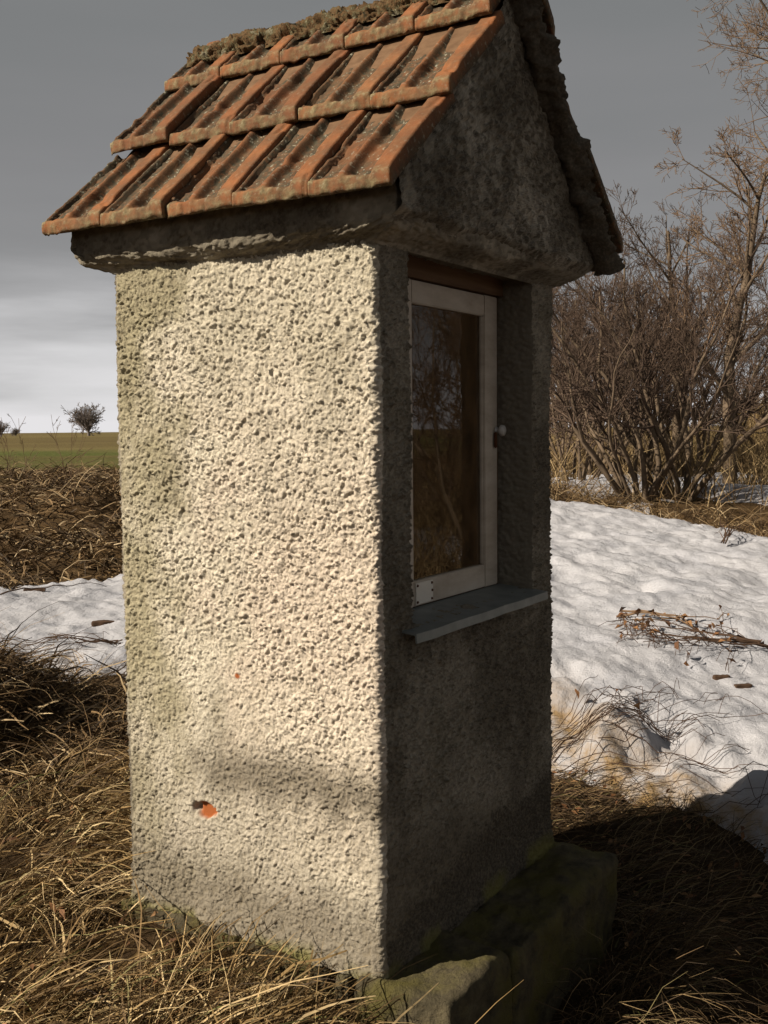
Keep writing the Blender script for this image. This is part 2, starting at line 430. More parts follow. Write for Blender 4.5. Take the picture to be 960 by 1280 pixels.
used = np.unique(fs); remap = -np.ones(TH.size, dtype=np.int64); remap[used] = np.arange(len(used))
me = mesh_np('snow', np.stack([X2, Y2, ZS], -1).reshape(-1, 3)[used], remap[fs], True, {'dirt': np.clip(dirt.ravel()[used], 0, 1)})
tag(obj('snow', me, M['snow']), 'old melting snow lying on the slope behind the shrine', 'snow', kind='stuff')

# ------------------------------------------------------------------ the shrine
W_, D0, HT = 1.153, 0.964, 2.05
CX = W_ / 2
shrine = empty('wayside_shrine', (0, 0, 0), 'small roughcast wayside shrine with orange tiled gable roof and a window', 'shrine')
# walls: a shell that runs round the four sides
step, rad = 0.0033, 0.018
def perim():
    pts = []
    for y in np.arange(D0 - rad, rad, -step): pts.append((0, y, -1, 0, 0))
    for a in np.linspace(0, math.pi / 2, 7): pts.append((rad - rad * math.cos(a), rad - rad * math.sin(a), -math.cos(a), -math.sin(a), 1))
    for x in np.arange(rad + 0.0045, W_ - rad, 0.0045): pts.append((x, 0, 0, -1, 2))
    for a in np.linspace(0, math.pi / 2, 7): pts.append((W_ - rad + rad * math.sin(a), rad - rad * math.cos(a), math.sin(a), -math.cos(a), 3))
    for y in np.arange(rad + 0.02, D0 - rad, 0.02): pts.append((W_, y, 1, 0, 4))
    for a in np.linspace(0, math.pi / 2, 5): pts.append((W_ - rad + rad * math.cos(a), D0 - rad + rad * math.sin(a), math.cos(a), math.sin(a), 5))
    for x in np.arange(W_ - rad - 0.02, rad, -0.02): pts.append((x, D0, 0, 1, 6))
    for a in np.linspace(0, math.pi / 2, 7)[:-1]: pts.append((rad - rad * math.sin(a), D0 - rad + rad * math.cos(a), -math.sin(a), math.cos(a), 7))
    return np.array(pts)
P = perim(); NP_ = len(P)
S = np.concatenate([[0], np.cumsum(np.hypot(np.diff(P[:, 0]), np.diff(P[:, 1])))])
ZV = np.arange(-0.035, HT + 1e-6, step); NZ = len(ZV)
SS, ZZ = np.meshgrid(S, ZV, indexing='ij')
wx = SS + 0.020 * fbm2(SS * 45, ZZ * 45, 3, 5); wz = ZZ + 0.020 * fbm2(SS * 45, ZZ * 45, 3, 6)
w1, v1 = worley2(wx / 0.0115, wz / 0.0145, 3)
w2, v2 = worley2(wx / 0.0066, wz / 0.0080, 8)
grain = np.clip(1.0 - w1 * 1.35, 0, 1) * (0.15 + v1)
grit = np.random.default_rng(9).normal(0, 1, SS.shape).clip(-2.2, 2.2)                # sharp sand grains, one by one
grain = np.clip(1.05 - w1 * 1.6, 0, 1) ** 1.1 * np.clip(v1 * 1.5 - .25, 0, 1)         # pebbles thrown on, some large, many small
rough = 0.0085 * grain + 0.0066 * np.clip(v2 * 1.4 - .2, 0, 1) * np.clip(1 - w2 * 1.45, 0, 1) + 0.0026 * fbm2(SS * 95, ZZ * 80, 3, 15, 0.7) + 0.0010 * grit
pit = (1 - sm(rough, -0.0008, 0.0012)) * 0.55
tone = 0.50 * (v2 - .5) + 0.30 * (v1 - .5) + 0.17 * grit
broad = 0.010 * fbm2(SS * 3.2, ZZ * 2.6, 3, 21)
patch = sm(fbm2(SS * 2.2 + 9, ZZ * 1.7, 3, 25), -0.25, 0.35)                 # rubbed and fuller areas
disp = rough * (0.70 + 0.50 * patch) + broad
foot = 1 - sm(ZZ, -0.03, 0.10)
disp = disp + 0.012 * foot * (1 + fbm2(SS * 9, ZZ * 0 + 2, 3, 28))
PX = P[:, 0][:, None]; PY = P[:, 1][:, None]; side = P[:, 4][:, None] + ZZ * 0
# the spot on the sunny wall where the render fell off the brick
BY, BZ = 0.635, 0.345
bq = np.hypot((PY - BY) / 0.048, (ZZ - BZ) / 0.031) + 0.45 * fbm2(SS * 45, ZZ * 45, 2, 29)
bmask = (1 - sm(bq, 0.75, 1.0)) * (side < 0.5)
hole = np.exp(-(((PY - BY - 0.036) / 0.009) ** 2 + ((ZZ - BZ - 0.004) / 0.016) ** 2)) * (side < 0.5)
disp = disp * (1 - bmask) - 0.012 * bmask - 0.022 * hole
q2 = np.hypot((PY - 0.50), (ZZ - 0.775)) + 0.006 * fbm2(SS * 60, ZZ * 60, 2, 33)
bspot = (1 - sm(q2, 0.006, 0.012)) * (side < 0.5)
VX = PX + P[:, 2][:, None] * disp; VY = PY + P[:, 3][:, None] * disp; VZ = ZZ + 0.004 * fbm2(SS * 50, ZZ * 50, 2, 35)
ragged = (ZV[None, :] < -0.02) * 0.02 * (fbm2(SS * 12, ZZ * 0, 3, 37))
VZ = VZ + ragged
# weathering; off the sunny wall shade is painted into the plaster colour too
nA = fbm2(SS * 5, ZZ * 3.0, 5, 101); nB = fbm2(SS * 9, ZZ * 9, 4, 111); nC = fbm2(SS * 14, ZZ * 1.5, 4, 121)
left = side < 1.5
stain_shade = 0.80 * np.exp(-((ZZ - 0.485 - 0.05 * nC) / 0.070) ** 2) * sm(0.80 - PY + 0.25 * nA, 0.0, 0.35)
stain_shade = stain_shade + 0.66 * (1 - sm(ZZ + 0.12 * nA, 0.03, 0.28)) + 0.35 * (1 - sm(ZZ + 0.2 * nC, 0.3, 0.75)) * sm(PY, 0.0, 0.3)
stain_shade = stain_shade + np.clip(0.05 + 0.50 * tone, 0, 0.6) + 0.20 * sm(nA, 0.05, 0.45) + 0.22 * np.exp(-((PY - 0.03) / 0.05) ** 2) * (1 - sm(ZZ, 0.2, 0.8))
stain_shade = np.where(left, stain_shade, 0.58 + 0.30 * sm(nA, -0.2, 0.4) + 0.55 * (1 - sm(ZZ + 0.15 * nA - 0.18 * (1 - PX), 0.05, 0.22)))
green_ = 0.85 * sm(PY + 0.30 * nA + 0.15 * nB, 0.60, 0.90) + 0.30 * sm(ZZ + 0.35 * nA, 1.5, 2.0)
green_ = np.where(left, green_, 0.15 + 0.3 * sm(nB, 0, 0.4))
pink = np.clip(0.65 * np.exp(-((ZZ - 0.95 + 0.3 * nA) / 0.55) ** 2) * sm(0.75 - PY + 0.3 * nB, 0.0, 0.4), 0, 1) * left
moss = 0.85 * (1 - sm(ZZ + 0.04 * nB, -0.02, 0.035)) * sm(nA + 0.25, 0.0, 0.3)
rough_attr = {'stain_shade': np.clip(stain_shade, 0, 0.92), 'green': np.clip(green_, 0, 0.9), 'pink': pink, 'moss': np.clip(moss, 0, 1),
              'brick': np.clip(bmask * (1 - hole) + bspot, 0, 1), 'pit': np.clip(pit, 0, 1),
              'shade_grime': np.where(left, 0.0, np.clip(0.46 + 0.95 * tone + 0.22 * nB + 0.25 * nA + 0.8 * (1 - sm(ZZ + 0.10 * nA - 0.16 * PX, 0.02, 0.12)), 0, 0.97))}
V = np.stack([VX, VY, VZ], -1)
F = grid_faces(NP_, NZ, wrap=True)
# the window opening in the front
OX0, OX1, OZ0, OZ1 = 0.168, 0.990, 0.940, 2.010
front = np.where(P[:, 4] == 2)[0]
i0 = front[np.argmin(np.abs(P[front, 0] - OX0))]; i1 = front[np.argmin(np.abs(P[front, 0] - OX1))]
j0 = int(np.argmin(np.abs(ZV - OZ0))); j1 = int(np.argmin(np.abs(ZV - OZ1)))
fi, fj = np.meshgrid(np.arange(NP_), np.arange(NZ - 1), indexing='ij')
inop = ((fi >= i0) & (fi < i1) & (fj >= j0) & (fj < j1)).ravel()
F = F[~inop]
verts = [V.reshape(-1, 3)]; faces = [F]; cnt = NP_ * NZ
extra = []
def reveal(edge, nrm):
    """from the torn edge of the opening back to the window plane"""
    global cnt
    n = len(edge); m = 28
    t_ = np.linspace(0, 1, m)[None, :]
    q = np.repeat(edge[:, None, :], m, 1).copy()
    q[..., 1] = edge[:, None, 1] * (1 - t_) + 0.150 * t_
    u_ = q[..., 0] + q[..., 2]
    g1, gv = worley2(u_ / 0.017 + 40, q[..., 1] / 0.017, 9)
    dd = (0.006 * (1 - g1 * 1.3) + 0.008 * fbm2(u_ * 20, q[..., 1] * 20, 3, 45)) * np.minimum(1, t_ * 6)
    q[..., 0] += nrm[0] * dd; q[..., 2] += nrm[1] * dd
    verts.append(q.reshape(-1, 3)); faces.append(grid_faces(n, m, cnt)); cnt += n * m; extra.append(n * m)
reveal(V[i0, j0:j1 + 1], (1, 0)); reveal(V[i1, j0:j1 + 1], (-1, 0))
reveal(V[i0:i1 + 1, j0], (0, 1)); reveal(V[i0:i1 + 1, j1], (0, -1))
ne = sum(extra)
at = {kk: np.concatenate([v.ravel(), np.full(ne, {'stain_shade': 0.6, 'green': 0.2, 'shade_grime': 0.55}.get(kk, 0.0))]) for kk, v in rough_attr.items()}  # reveals carry the same painted shade as the front
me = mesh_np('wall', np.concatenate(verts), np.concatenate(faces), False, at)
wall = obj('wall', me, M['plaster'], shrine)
# floor and inner back so that the inside is a closed room
def box_mesh(name, x0, x1, y0, y1, z0, z1, bev=0.0):
    import bmesh
    bm = bmesh.new()
    bmesh.ops.create_cube(bm, size=1)
    for v in bm.verts:
        v.co = Vector((x0 + (v.co.x + .5) * (x1 - x0), y0 + (v.co.y + .5) * (y1 - y0), z0 + (v.co.z + .5) * (z1 - z0)))
    if bev: bmesh.ops.bevel(bm, geom=bm.edges[:], offset=bev, segments=2, affect='EDGES')
    m_ = bpy.data.meshes.new(name); bm.to_mesh(m_); bm.free(); return m_
inner = obj('floor_slab', box_mesh('floor_slab', 0.03, W_ - 0.03, 0.03, D0 - 0.03, -0.10, -0.01), M['stone'], shrine)

obj('niche_panel', box_mesh('niche_panel', 0.05, W_ - 0.05, 0.52, 0.54, 0.0, 2.0), M['wood'], shrine)
# cornice: a cove swept round the wall top
prof = [(0.00, 1.985), (0.10, 1.997), (0.28, 2.004), (0.52, 2.010), (0.74, 2.016), (0.90, 2.026), (0.98, 2.044),
        (1.02, 2.070), (1.00, 2.10), (0.92, 2.128), (0.6, 2.135), (0.0, 2.14)]
pp = []
for (a0, b0), (a1, b1) in zip(prof[:-1], prof[1:]):
    for q in np.linspace(0, 1, 6)[:-1]: pp.append((a0 + (a1 - a0) * q, b0 + (b1 - b0) * q))
pp = np.array(pp + [prof[-1]])
path = []
def run(a, b, n): 
    for q in np.linspace(0, 1, n, endpoint=False): path.append((a[0] + (b[0] - a[0]) * q, a[1] + (b[1] - a[1]) * q))
cs = [(0, D0), (0, 0), (W_, 0), (W_, D0)]
sg = [(-1, 1), (-1, -1), (1, -1), (1, 1)]
cp = []
for q in range(4):
    a, b = cs[q], cs[(q + 1) % 4]; sa, sb = sg[q], sg[(q + 1) % 4]
    for u in np.linspace(0, 1, 230 if q < 2 else 60, endpoint=False):
        cp.append((a[0] + (b[0] - a[0]) * u, a[1] + (b[1] - a[1]) * u, sa[0] + (sb[0] - sa[0]) * u, sa[1] + (sb[1] - sa[1]) * u, q, u))
cp = np.array(cp)
OUT, CZ = np.meshgrid(np.zeros(len(cp)), pp[:, 1], indexing='ij')
OUT = OUT + pp[:, 0][None, :]
cX = cp[:, 0][:, None] + cp[:, 2][:, None] * OUT * np.where(cp[:, 2] < 0, 0.054, 0.085)[:, None]
cY = cp[:, 1][:, None] + cp[:, 3][:, None] * OUT * np.where(cp[:, 3] < 0, 0.100, 0.118)[:, None]
OUT = OUT * 0.09
cl = (cp[:, 4] + cp[:, 5])[:, None] * 1.1
w1, v1 = worley2(cl / 0.015 + fbm2(cl * 40, CZ * 40, 2, 14), (CZ + OUT) / 0.013, 13)
dsp = 0.009 * (v1 + .2) * (1 - w1 * 1.3) + 0.020 * fbm2(cl * 9, (CZ + OUT) * 12, 4, 17) + 0.010 * fbm2(cl * 45, (CZ + OUT) * 45, 3, 18)
dsp = dsp * sm(OUT, 0.0, 0.02) * np.where((cp[:, 4] == 1)[:, None], 0.55, 0.62)
cX = cX + np.sign(cp[:, 2])[:, None] * dsp * 0.5 * (np.abs(cp[:, 2])[:, None] > 0.98); cY = cY + np.sign(cp[:, 3])[:, None] * dsp * 0.5 * (np.abs(cp[:, 3])[:, None] > 0.98)
CZ2 = CZ - dsp * 0.8
nst = fbm2(cl * 6, CZ * 14, 4, 19)
at = {'stain_shade': np.clip(0.72 + 0.6 * nst, 0, 0.95).ravel(), 'green': np.clip(0.4 + 0.6 * nst, 0, 0.8).ravel(), 'shade_grime': np.clip(0.36 + 0.6 * nst + 0.6 * (v1 - .5), 0, 0.9).ravel()}  # tile shadow and dirt painted together into the cornice colour
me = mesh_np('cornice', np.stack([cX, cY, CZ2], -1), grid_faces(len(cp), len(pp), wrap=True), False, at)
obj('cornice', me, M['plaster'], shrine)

# roof geometry
TH_R = math.radians(45.7); cR, sR = math.cos(TH_R), math.sin(TH_R)
EX, EZ = -0.146, 2.116                      # upper edge of the eaves nose line
APZ = EZ + (CX - EX) * math.tan(TH_R)
# gable ends
def gable(y, yn, name, fine):
    n = fine
    us = np.linspace(-0.070, W_ + 0.083, n); ts = np.linspace(0, 1, n)
    U, T = np.meshgrid(us, ts, indexing='ij')
    ztop = np.minimum(EZ + (U - EX) * math.tan(TH_R), EZ + (2 * CX - EX - U) * math.tan(TH_R)) - 0.055
    zl = 2.036 + 0.012 * fbm2(U * 8, U * 0, 3, 29)
    Z = zl + T * np.maximum(ztop - zl, 0.0)
    w1, v1 = worley2(U / 0.016 + fbm2(U * 40, Z * 40, 2, 24), Z / 0.018, 23)
    dsp = 0.010 * (v1 * .9 + .2) * np.clip(1 - w1 * 1.3, -.3, 1) + 0.009 * fbm2(U * 50, Z * 50, 3, 26) + 0.02 * fbm2(U * 5, Z * 5, 4, 27)
    Y = y + yn * dsp + yn * 0.004 - yn * 0.030 * (1 - sm(Z, zl, zl + 0.035)) ** 2       # the lower edge is rounded under
    ns = fbm2(U * 6, Z * 6, 4, 55)
    at = {'stain_shade': np.clip(0.72 + 0.5 * ns, 0, 0.95).ravel(), 'green': np.clip(0.25 + 0.6 * ns, 0, 0.8).ravel(), 'shade_grime': np.clip(0.64 + 0.35 * ns + 0.7 * (v1 - .5) + 0.18 * np.random.default_rng(8).normal(0, 1, U.shape), 0, 0.96).ravel()}  # gable shade put into the colour along with its dirt
    f = grid_faces(n, n)
    if yn > 0: f = f[:, ::-1]
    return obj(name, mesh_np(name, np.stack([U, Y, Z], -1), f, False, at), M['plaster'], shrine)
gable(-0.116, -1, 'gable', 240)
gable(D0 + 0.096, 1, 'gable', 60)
# roof deck under the tiles
roof = bpy.data.objects.new('roof', None); COL.objects.link(roof); roof.parent = shrine
dy0, dy1, dd = -0.098, D0 + 0.090, 0.052
dv = []
for y in (dy0, dy1):
    dv += [(EX + 0.110, y, EZ + 0.110 * math.tan(TH_R) - dd - 0.02), (2 * CX - EX - 0.110, y, EZ + 0.110 * math.tan(TH_R) - dd - 0.02), (CX, y, APZ - dd)]
me = bpy.data.meshes.new('roof_deck'); me.from_pydata(dv, [], [(0, 1, 2), (5, 4, 3), (0, 3, 4, 1), (1, 4, 5, 2), (2, 5, 3, 0)]); me.update()
obj('roof_deck', me, M['wood'], roof)

TW, TL, EXPOSE = 0.2515, 0.445, 0.400
def tile_mesh(seed, wd=TW - 0.003, length=TL):
    rng = np.random.default_rng(seed)
    a = np.linspace(0, wd, 60); b = np.concatenate([np.linspace(0, 0.07, 20), np.linspace(0.078, length, 34)])
    A, B = np.meshgrid(a, b, indexing='ij')
    wob = 0.003 * fbm2(B * 8 + seed, A * 4, 3, seed)
    Aw = A + wob
    taper = 0.010 * sm(B, 0.05, 0.13)
    rib = sm(Aw, 0.078 + taper * .3, 0.094 + taper * .5) * (1 - sm(Aw, 0.104 - taper * .2, 0.128 - taper * .2))
    band = sm(Aw, 0.172, 0.200)
    lip = 0.55 * (1 - sm(Aw, 0.005, 0.014))
    cross = np.maximum(np.maximum(rib * 0.86, band), lip)
    nb = 0.014 + 0.005 * np.sin(Aw / wd * math.pi * 2) + 0.006 * fbm2(A * 20, B * 0, 2, seed + 4)
    nose = 1 - sm(B, nb, nb + 0.052)
    hgt = 0.027 * np.maximum(cross, nose * 0.80)
    hgt = hgt - 0.026 * np.clip(1 - B / 0.026, 0, 1) ** 1.5
    hgt = hgt - 0.006 * np.clip(1 - (wd - A) / 0.006, 0, 1) ** 2
    # worn corners and chips at the nose
    chip = np.zeros_like(A)
    for _ in range(rng.integers(1, 4)):
        c0 = rng.uniform(0, wd)
        chip = np.maximum(chip, np.exp(-(((A - c0) / rng.uniform(.008, .02)) ** 2 + (B / rng.uniform(.006, .014)) ** 2)))
    hgt = hgt - 0.010 * chip
    hgt = hgt + 0.0035 * fbm2(A * 70, B * 60, 3, seed + 7) * (0.4 + (1 - cross)) - 0.006 * sm(fbm2(A * 16, B * 11, 3, seed + 21), .28, .45) + 0.004 * fbm2(A * 6, B * 5, 2, seed + 9)
    Bx = B - 0.004 * fbm2(A * 25 + seed, B * 0, 3, seed + 2) * np.clip(1 - B / .03, 0, 1)
    sh = 0.007 * (1 - sm(B, 0.0, 0.065))                 # the side laps curl at the nose
    top = np.stack([A + sh, Bx, hgt], -1)
    low = np.stack([A + sh, np.maximum(Bx, 0.004), np.full_like(A, -0.014) + 0.004 * fbm2(A * 20, B * 10, 2, seed + 12)], -1)
    n, m = A.shape
    v = np.concatenate([top.reshape(-1, 3), low.reshape(-1, 3)])
    f = [grid_faces(n, m), grid_faces(n, m, n * m)[:, ::-1]]
    ring = np.concatenate([np.arange(m) , np.arange(1, n) * m + m - 1, (n - 1) * m + np.arange(m - 2, -1, -1), np.arange(n - 2, 0, -1) * m])
    nx = np.roll(ring, -1)
    f.append(np.stack([ring, nx, nx + n * m, ring + n * m], -1))
    troughm = (1 - np.clip(cross * 1.05, 0, 1)) * sm(B, nb, nb + 0.04)
    dirt = np.clip(troughm * (0.88 + 1.1 * fbm2(A * 9, B * 6, 3, seed + 31)) + 0.22 + 0.9 * sm(B, length - 0.16, length - 0.06) * troughm + 0.25 * (A < 0.012), 0, 1)
    lichen = np.clip((1 - sm(B, 0.008, 0.050)) * (1.0 + 1.3 * fbm2(A * 14, B * 3, 3, seed + 41)) + 0.14, 0, 1)
    at = {'dirt': np.concatenate([dirt.ravel(), np.full(n * m, 1.0)]), 'lichen': np.concatenate([lichen.ravel(), np.full(n * m, .3)])}  # underside fully darkened, standing in for the shade beneath the tile
    return mesh_np('roof_tile', v, np.concatenate(f), True, at)
variants = [tile_mesh(s) for s in (3, 14, 25, 36, 47, 58)]
short = [tile_mesh(s, TW - 0.003, 0.235) for s in (71, 82, 93)]
rngt = random.Random(5)
TILT = math.atan(0.088)
def lay(slope, row, col, y_start, me_, lift=0.0, twist=0.0, dyy=0.0):
    o = obj('roof_tile', me_, M['tile'], roof)
    s = row * EXPOSE + rngt.uniform(-0.006, 0.006)
    tl = TILT + rngt.uniform(-0.006, 0.010)
    ca, sa = math.cos(TH_R - tl), math.sin(TH_R - tl)
    if slope == 'left':
        ax = Vector((0, -1, 0)); bx = Vector((ca, 0, sa))
        org = Vector((EX + s * cR, y_start - col * TW + dyy, EZ + s * sR))
    else:
        ax = Vector((0, 1, 0)); bx = Vector((-ca, 0, sa))
        org = Vector((2 * CX - EX - s * cR, y_start + col * TW + dyy, EZ + s * sR))
    nx = ax.cross(bx)
    org += nx * (lift + rngt.uniform(-0.003, 0.003) - 0.012)
    mtx = Matrix((ax, bx, nx)).transposed() @ Matrix.Rotation(twist + rngt.uniform(-0.010, 0.010), 3, 'Z') @ Matrix.Rotation(rngt.uniform(-0.010, 0.010), 3, 'Y')
    o.matrix_local = Matrix.Translation(org) @ mtx.to_4x4()
    return o
if not M['tile'].users: pass
for r_ in range(3):
    ms = short if r_ == 2 else variants
    for c_ in range(5):
        lf = 0.018 if (r_ == 1 and c_ == 0) else 0.0
        lay('left', r_, c_, (1.125, 1.112, 1.132)[r_], ms[(r_ * 2 + c_) % len(ms)], lf, 0.02 if lf else 0.0)
        lay('right', r_, c_, (-0.215, -0.175, -0.195)[r_], ms[(r_ + c_ * 2 + 1) % len(ms)], rngt.uniform(0, 0.012), rngt.uniform(-0.02, 0.02))
# ridge: mortar bed and half-round caps grown over with moss
def ridge_piece(seed, y0, y1, rad_, zc, name, mat):
    nu, nv = 64, 40
    yy = np.linspace(y0, y1, nu); an = np.linspace(-0.35, math.pi + 0.35, nv)
    Yq, An = np.meshgrid(yy, an, indexing='ij')
    t_ = (Yq - y0) / (y1 - y0)
    rd = rad_ * (1 + 0.10 * (1 - t_)) + 0.022 * fbm2(Yq * 9 + seed, An * 2.2, 4, seed) + 0.020 * fbm2(Yq * 50, An * 9, 3, seed + 5, .65)
    v = np.stack([CX + rd * np.cos(An) * 1.15, Yq, zc + rd * np.sin(An)], -1).reshape(-1, 3)
    f = grid_faces(nu, nv)
    ends = []
    vv = [v]
    for e, i in enumerate((0, nu - 1)):
        vv.append(np.array([[CX, yy[i], zc]])); ci = len(v) + e
        for j in range(nv - 1):
            q = (ci, i * nv + j, i * nv + j + 1, i * nv + j + 1)
            ends.append(q if e == 0 else (ci, i * nv + j + 1, i * nv + j, i * nv + j))
    me_ = bpy.data.meshes.new(name)
    me_.from_pydata(np.concatenate(vv).tolist(), [], f.tolist() + [q[:3] for q in ends])
    for p_ in me_.polygons: p_.use_smooth = True
    me_.update()
    return obj(name, me_, mat, roof)
for q in range(4):
    ridge_piece(200 + q, -0.15 + q * 0.310, -0.15 + (q + 1) * 0.310 + 0.015, 0.054, APZ - 0.064, 'ridge_cap', M['ridge'])

# ragged mortar under the right-hand verge
def verge(y0, y1, seed):
    nu, nv = 120, 26
    tt = np.linspace(-0.02, 1.0, nu); an = np.linspace(0, 2 * math.pi, nv)
    T, An = np.meshgrid(tt, an, indexing='ij')
    Lr = (CX - EX) / cR
    bx_ = 2 * CX - EX - T * Lr * cR; bz_ = EZ + T * Lr * sR
    rr_ = 1 + 0.9 * fbm2(T * 14 + seed, An * 1.3, 4, seed) + 0.5 * fbm2(T * 60, An * 3, 3, seed + 1)
    off = -0.062 + 0.030 * np.sin(An) * rr_
    Yv = (y0 + y1) / 2 + (y1 - y0) / 2 * np.cos(An) * rr_
    Vv = np.stack([bx_ + sR * off, Yv, bz_ + cR * off], -1)
    me_ = mesh_np('verge_mortar', Vv, grid_faces(nu, nv), False, {'stain_shade': np.full(nu * nv, .8), 'shade_grime': np.full(nu * nv, .85)})
    obj('verge_mortar', me_, M['plaster'], roof)
verge(-0.200, -0.085, 301)

# window: a sash of two stiles and two rails, one pane, a mended corner, a knob
win = bpy.data.objects.new('window', None); COL.objects.link(win); win.parent = shrine
WX0, WX1, WZ0, WZ1, WY = 0.290, 0.963, 0.955, 1.946, 0.120
SL, SRr, RT, RB = 0.100, 0.096, 0.070, 0.078
def fb(name, *a, mat='paint', par=win, bev=0.003):
    return obj(name, box_mesh(name, *a, bev), M[mat], par)
fb('stile', WX0, WX0 + SL, WY, WY + 0.034, WZ0, WZ1)
fb('stile', WX1 - SRr, WX1, WY, WY + 0.034, WZ0, WZ1)
fb('rail', WX0 + SL, WX1 - SRr, WY + 0.0015, WY + 0.033, WZ1 - RT, WZ1 - 0.001)
fb('rail', WX0 + SL, WX1 - SRr, WY + 0.0015, WY + 0.033, WZ0 + 0.001, WZ0 + RB)
fb('pane', WX0 + SL - 0.006, WX1 - SRr + 0.006, WY + 0.017, WY + 0.020, WZ0 + RB - 0.006, WZ1 - RT + 0.006, mat='glass', bev=0)
for (x0, x1, z0, z1) in ((WX0 + SL, WX0 + SL + .008, WZ0 + RB, WZ1 - RT), (WX1 - SRr - .008, WX1 - SRr, WZ0 + RB, WZ1 - RT)):
    fb('putty_bead', x0, x1, WY + 0.006, WY + 0.0165, z0 + 0.002, z1 - 0.002, bev=0.002)
# outer frame set in the wall
casing = bpy.data.objects.new('window_frame', None); COL.objects.link(casing); casing.parent = shrine
fb('frame_head', OX0 - 0.02, OX1 + 0.02, WY - 0.012, WY + 0.06, WZ1 + 0.004, 2.06, mat='wood', par=casing)
fb('frame_jamb', OX0 - 0.02, WX0 - 0.003, WY - 0.010, WY + 0.06, WZ0, WZ1 + 0.003, mat='wood', par=casing)
fb('frame_jamb', WX1 + 0.003, OX1 + 0.03, WY + 0.012, WY + 0.06, WZ0, WZ1 + 0.003, mat='wood', par=casing)
fb('frame_sill', OX0 - 0.02, OX1 + 0.02, WY + 0.006, WY + 0.06, 0.92, WZ0 - 0.003, mat='wood', par=casing)
plate = fb('corner_plate', WX0 + 0.108, WX0 + 0.212, WY - 0.0022, WY + 0.0012, WZ0 + 0.006, WZ0 + 0.072, mat='plate', bev=0.0006)
plate['label'] = 'pale metal mending plate with rusty screws'
def disc(name, x, y, z, r, h, mat, par, seg=10):
    import bmesh
    bm = bmesh.new(); bmesh.ops.create_cone(bm, cap_ends=True, segments=seg, radius1=r, radius2=r * .7, depth=h)
    bmesh.ops.rotate(bm, verts=bm.verts, matrix=Matrix.Rotation(math.pi / 2, 3, 'X'))
    bmesh.ops.translate(bm, verts=bm.verts, vec=(x, y, z))
    m_ = bpy.data.meshes.new(name); bm.to_mesh(m_); bm.free(); return obj(name, m_, M[mat], par)
for sx, sz in ((0.116, 0.064), (0.204, 0.064), (0.206, 0.040), (0.204, 0.014), (0.116, 0.013)):
    disc('screw', WX0 + sx, WY - 0.0035, WZ0 + sz, 0.0048, 0.004, 'rust', plate)
def lathe(name, prof_, axis_o, mat, par, seg=16, sx=1.0):
    n = len(prof_); v = []
    for r0, y0 in prof_:
        for q in range(seg):
            a = 2 * math.pi * q / seg
            v.append((axis_o[0] + r0 * math.cos(a) * sx, axis_o[1] - y0, axis_o[2] + r0 * math.sin(a)))
    f = []
    for i in range(n - 1):
        for q in range(seg):
            f.append((i * seg + q, i * seg + (q + 1) % seg, (i + 1) * seg + (q + 1) % seg, (i + 1) * seg + q))
    m_ = bpy.data.meshes.new(name); m_.from_pydata(v, [], f)
    for p_ in m_.polygons: p_.use_smooth = True
    m_.update(); return obj(name, m_, M[mat], par)
kz = 1.49
lathe('turn_knob', [(0.0, 0.0), (0.013, 0.0), (0.013, 0.004), (0.006, 0.006), (0.006, 0.012), (0.014, 0.015), (0.020, 0.021), (0.018, 0.030), (0.010, 0.035), (0.0, 0.036)], (WX1 - 0.012, WY - 0.001, kz), 'enamel', win)
fb('latch_tongue', WX1 - 0.036, WX1 - 0.022, WY - 0.012, WY - 0.004, kz - 0.060, kz - 0.004, mat='rust')
# sheet-metal sill
sx0, sx1 = 0.110, 1.002
sv = []
for (y, z) in ((WY + 0.004, 0.953), (-0.052, 0.934), (-0.054, 0.908), (-0.049, 0.908), (-0.047, 0.929), (WY + 0.004, 0.948)):
    for x in np.linspace(sx0, sx1, 9): sv.append((x, y, z + 0.0012 * math.sin(x * 21) * (y < 0)))
sf = []
for i in range(6):
    for q in range(8): sf.append((i * 9 + q, i * 9 + q + 1, ((i + 1) % 6) * 9 + q + 1, ((i + 1) % 6) * 9 + q))
sf += [tuple(i * 9 for i in range(6)), tuple(i * 9 + 8 for i in range(5, -1, -1))]
me = bpy.data.meshes.new('sill'); me.from_pydata(sv, [], sf); me.update()
obj('sill', me, M['zinc'], shrine)['label'] = 'grey sheet-metal window sill'

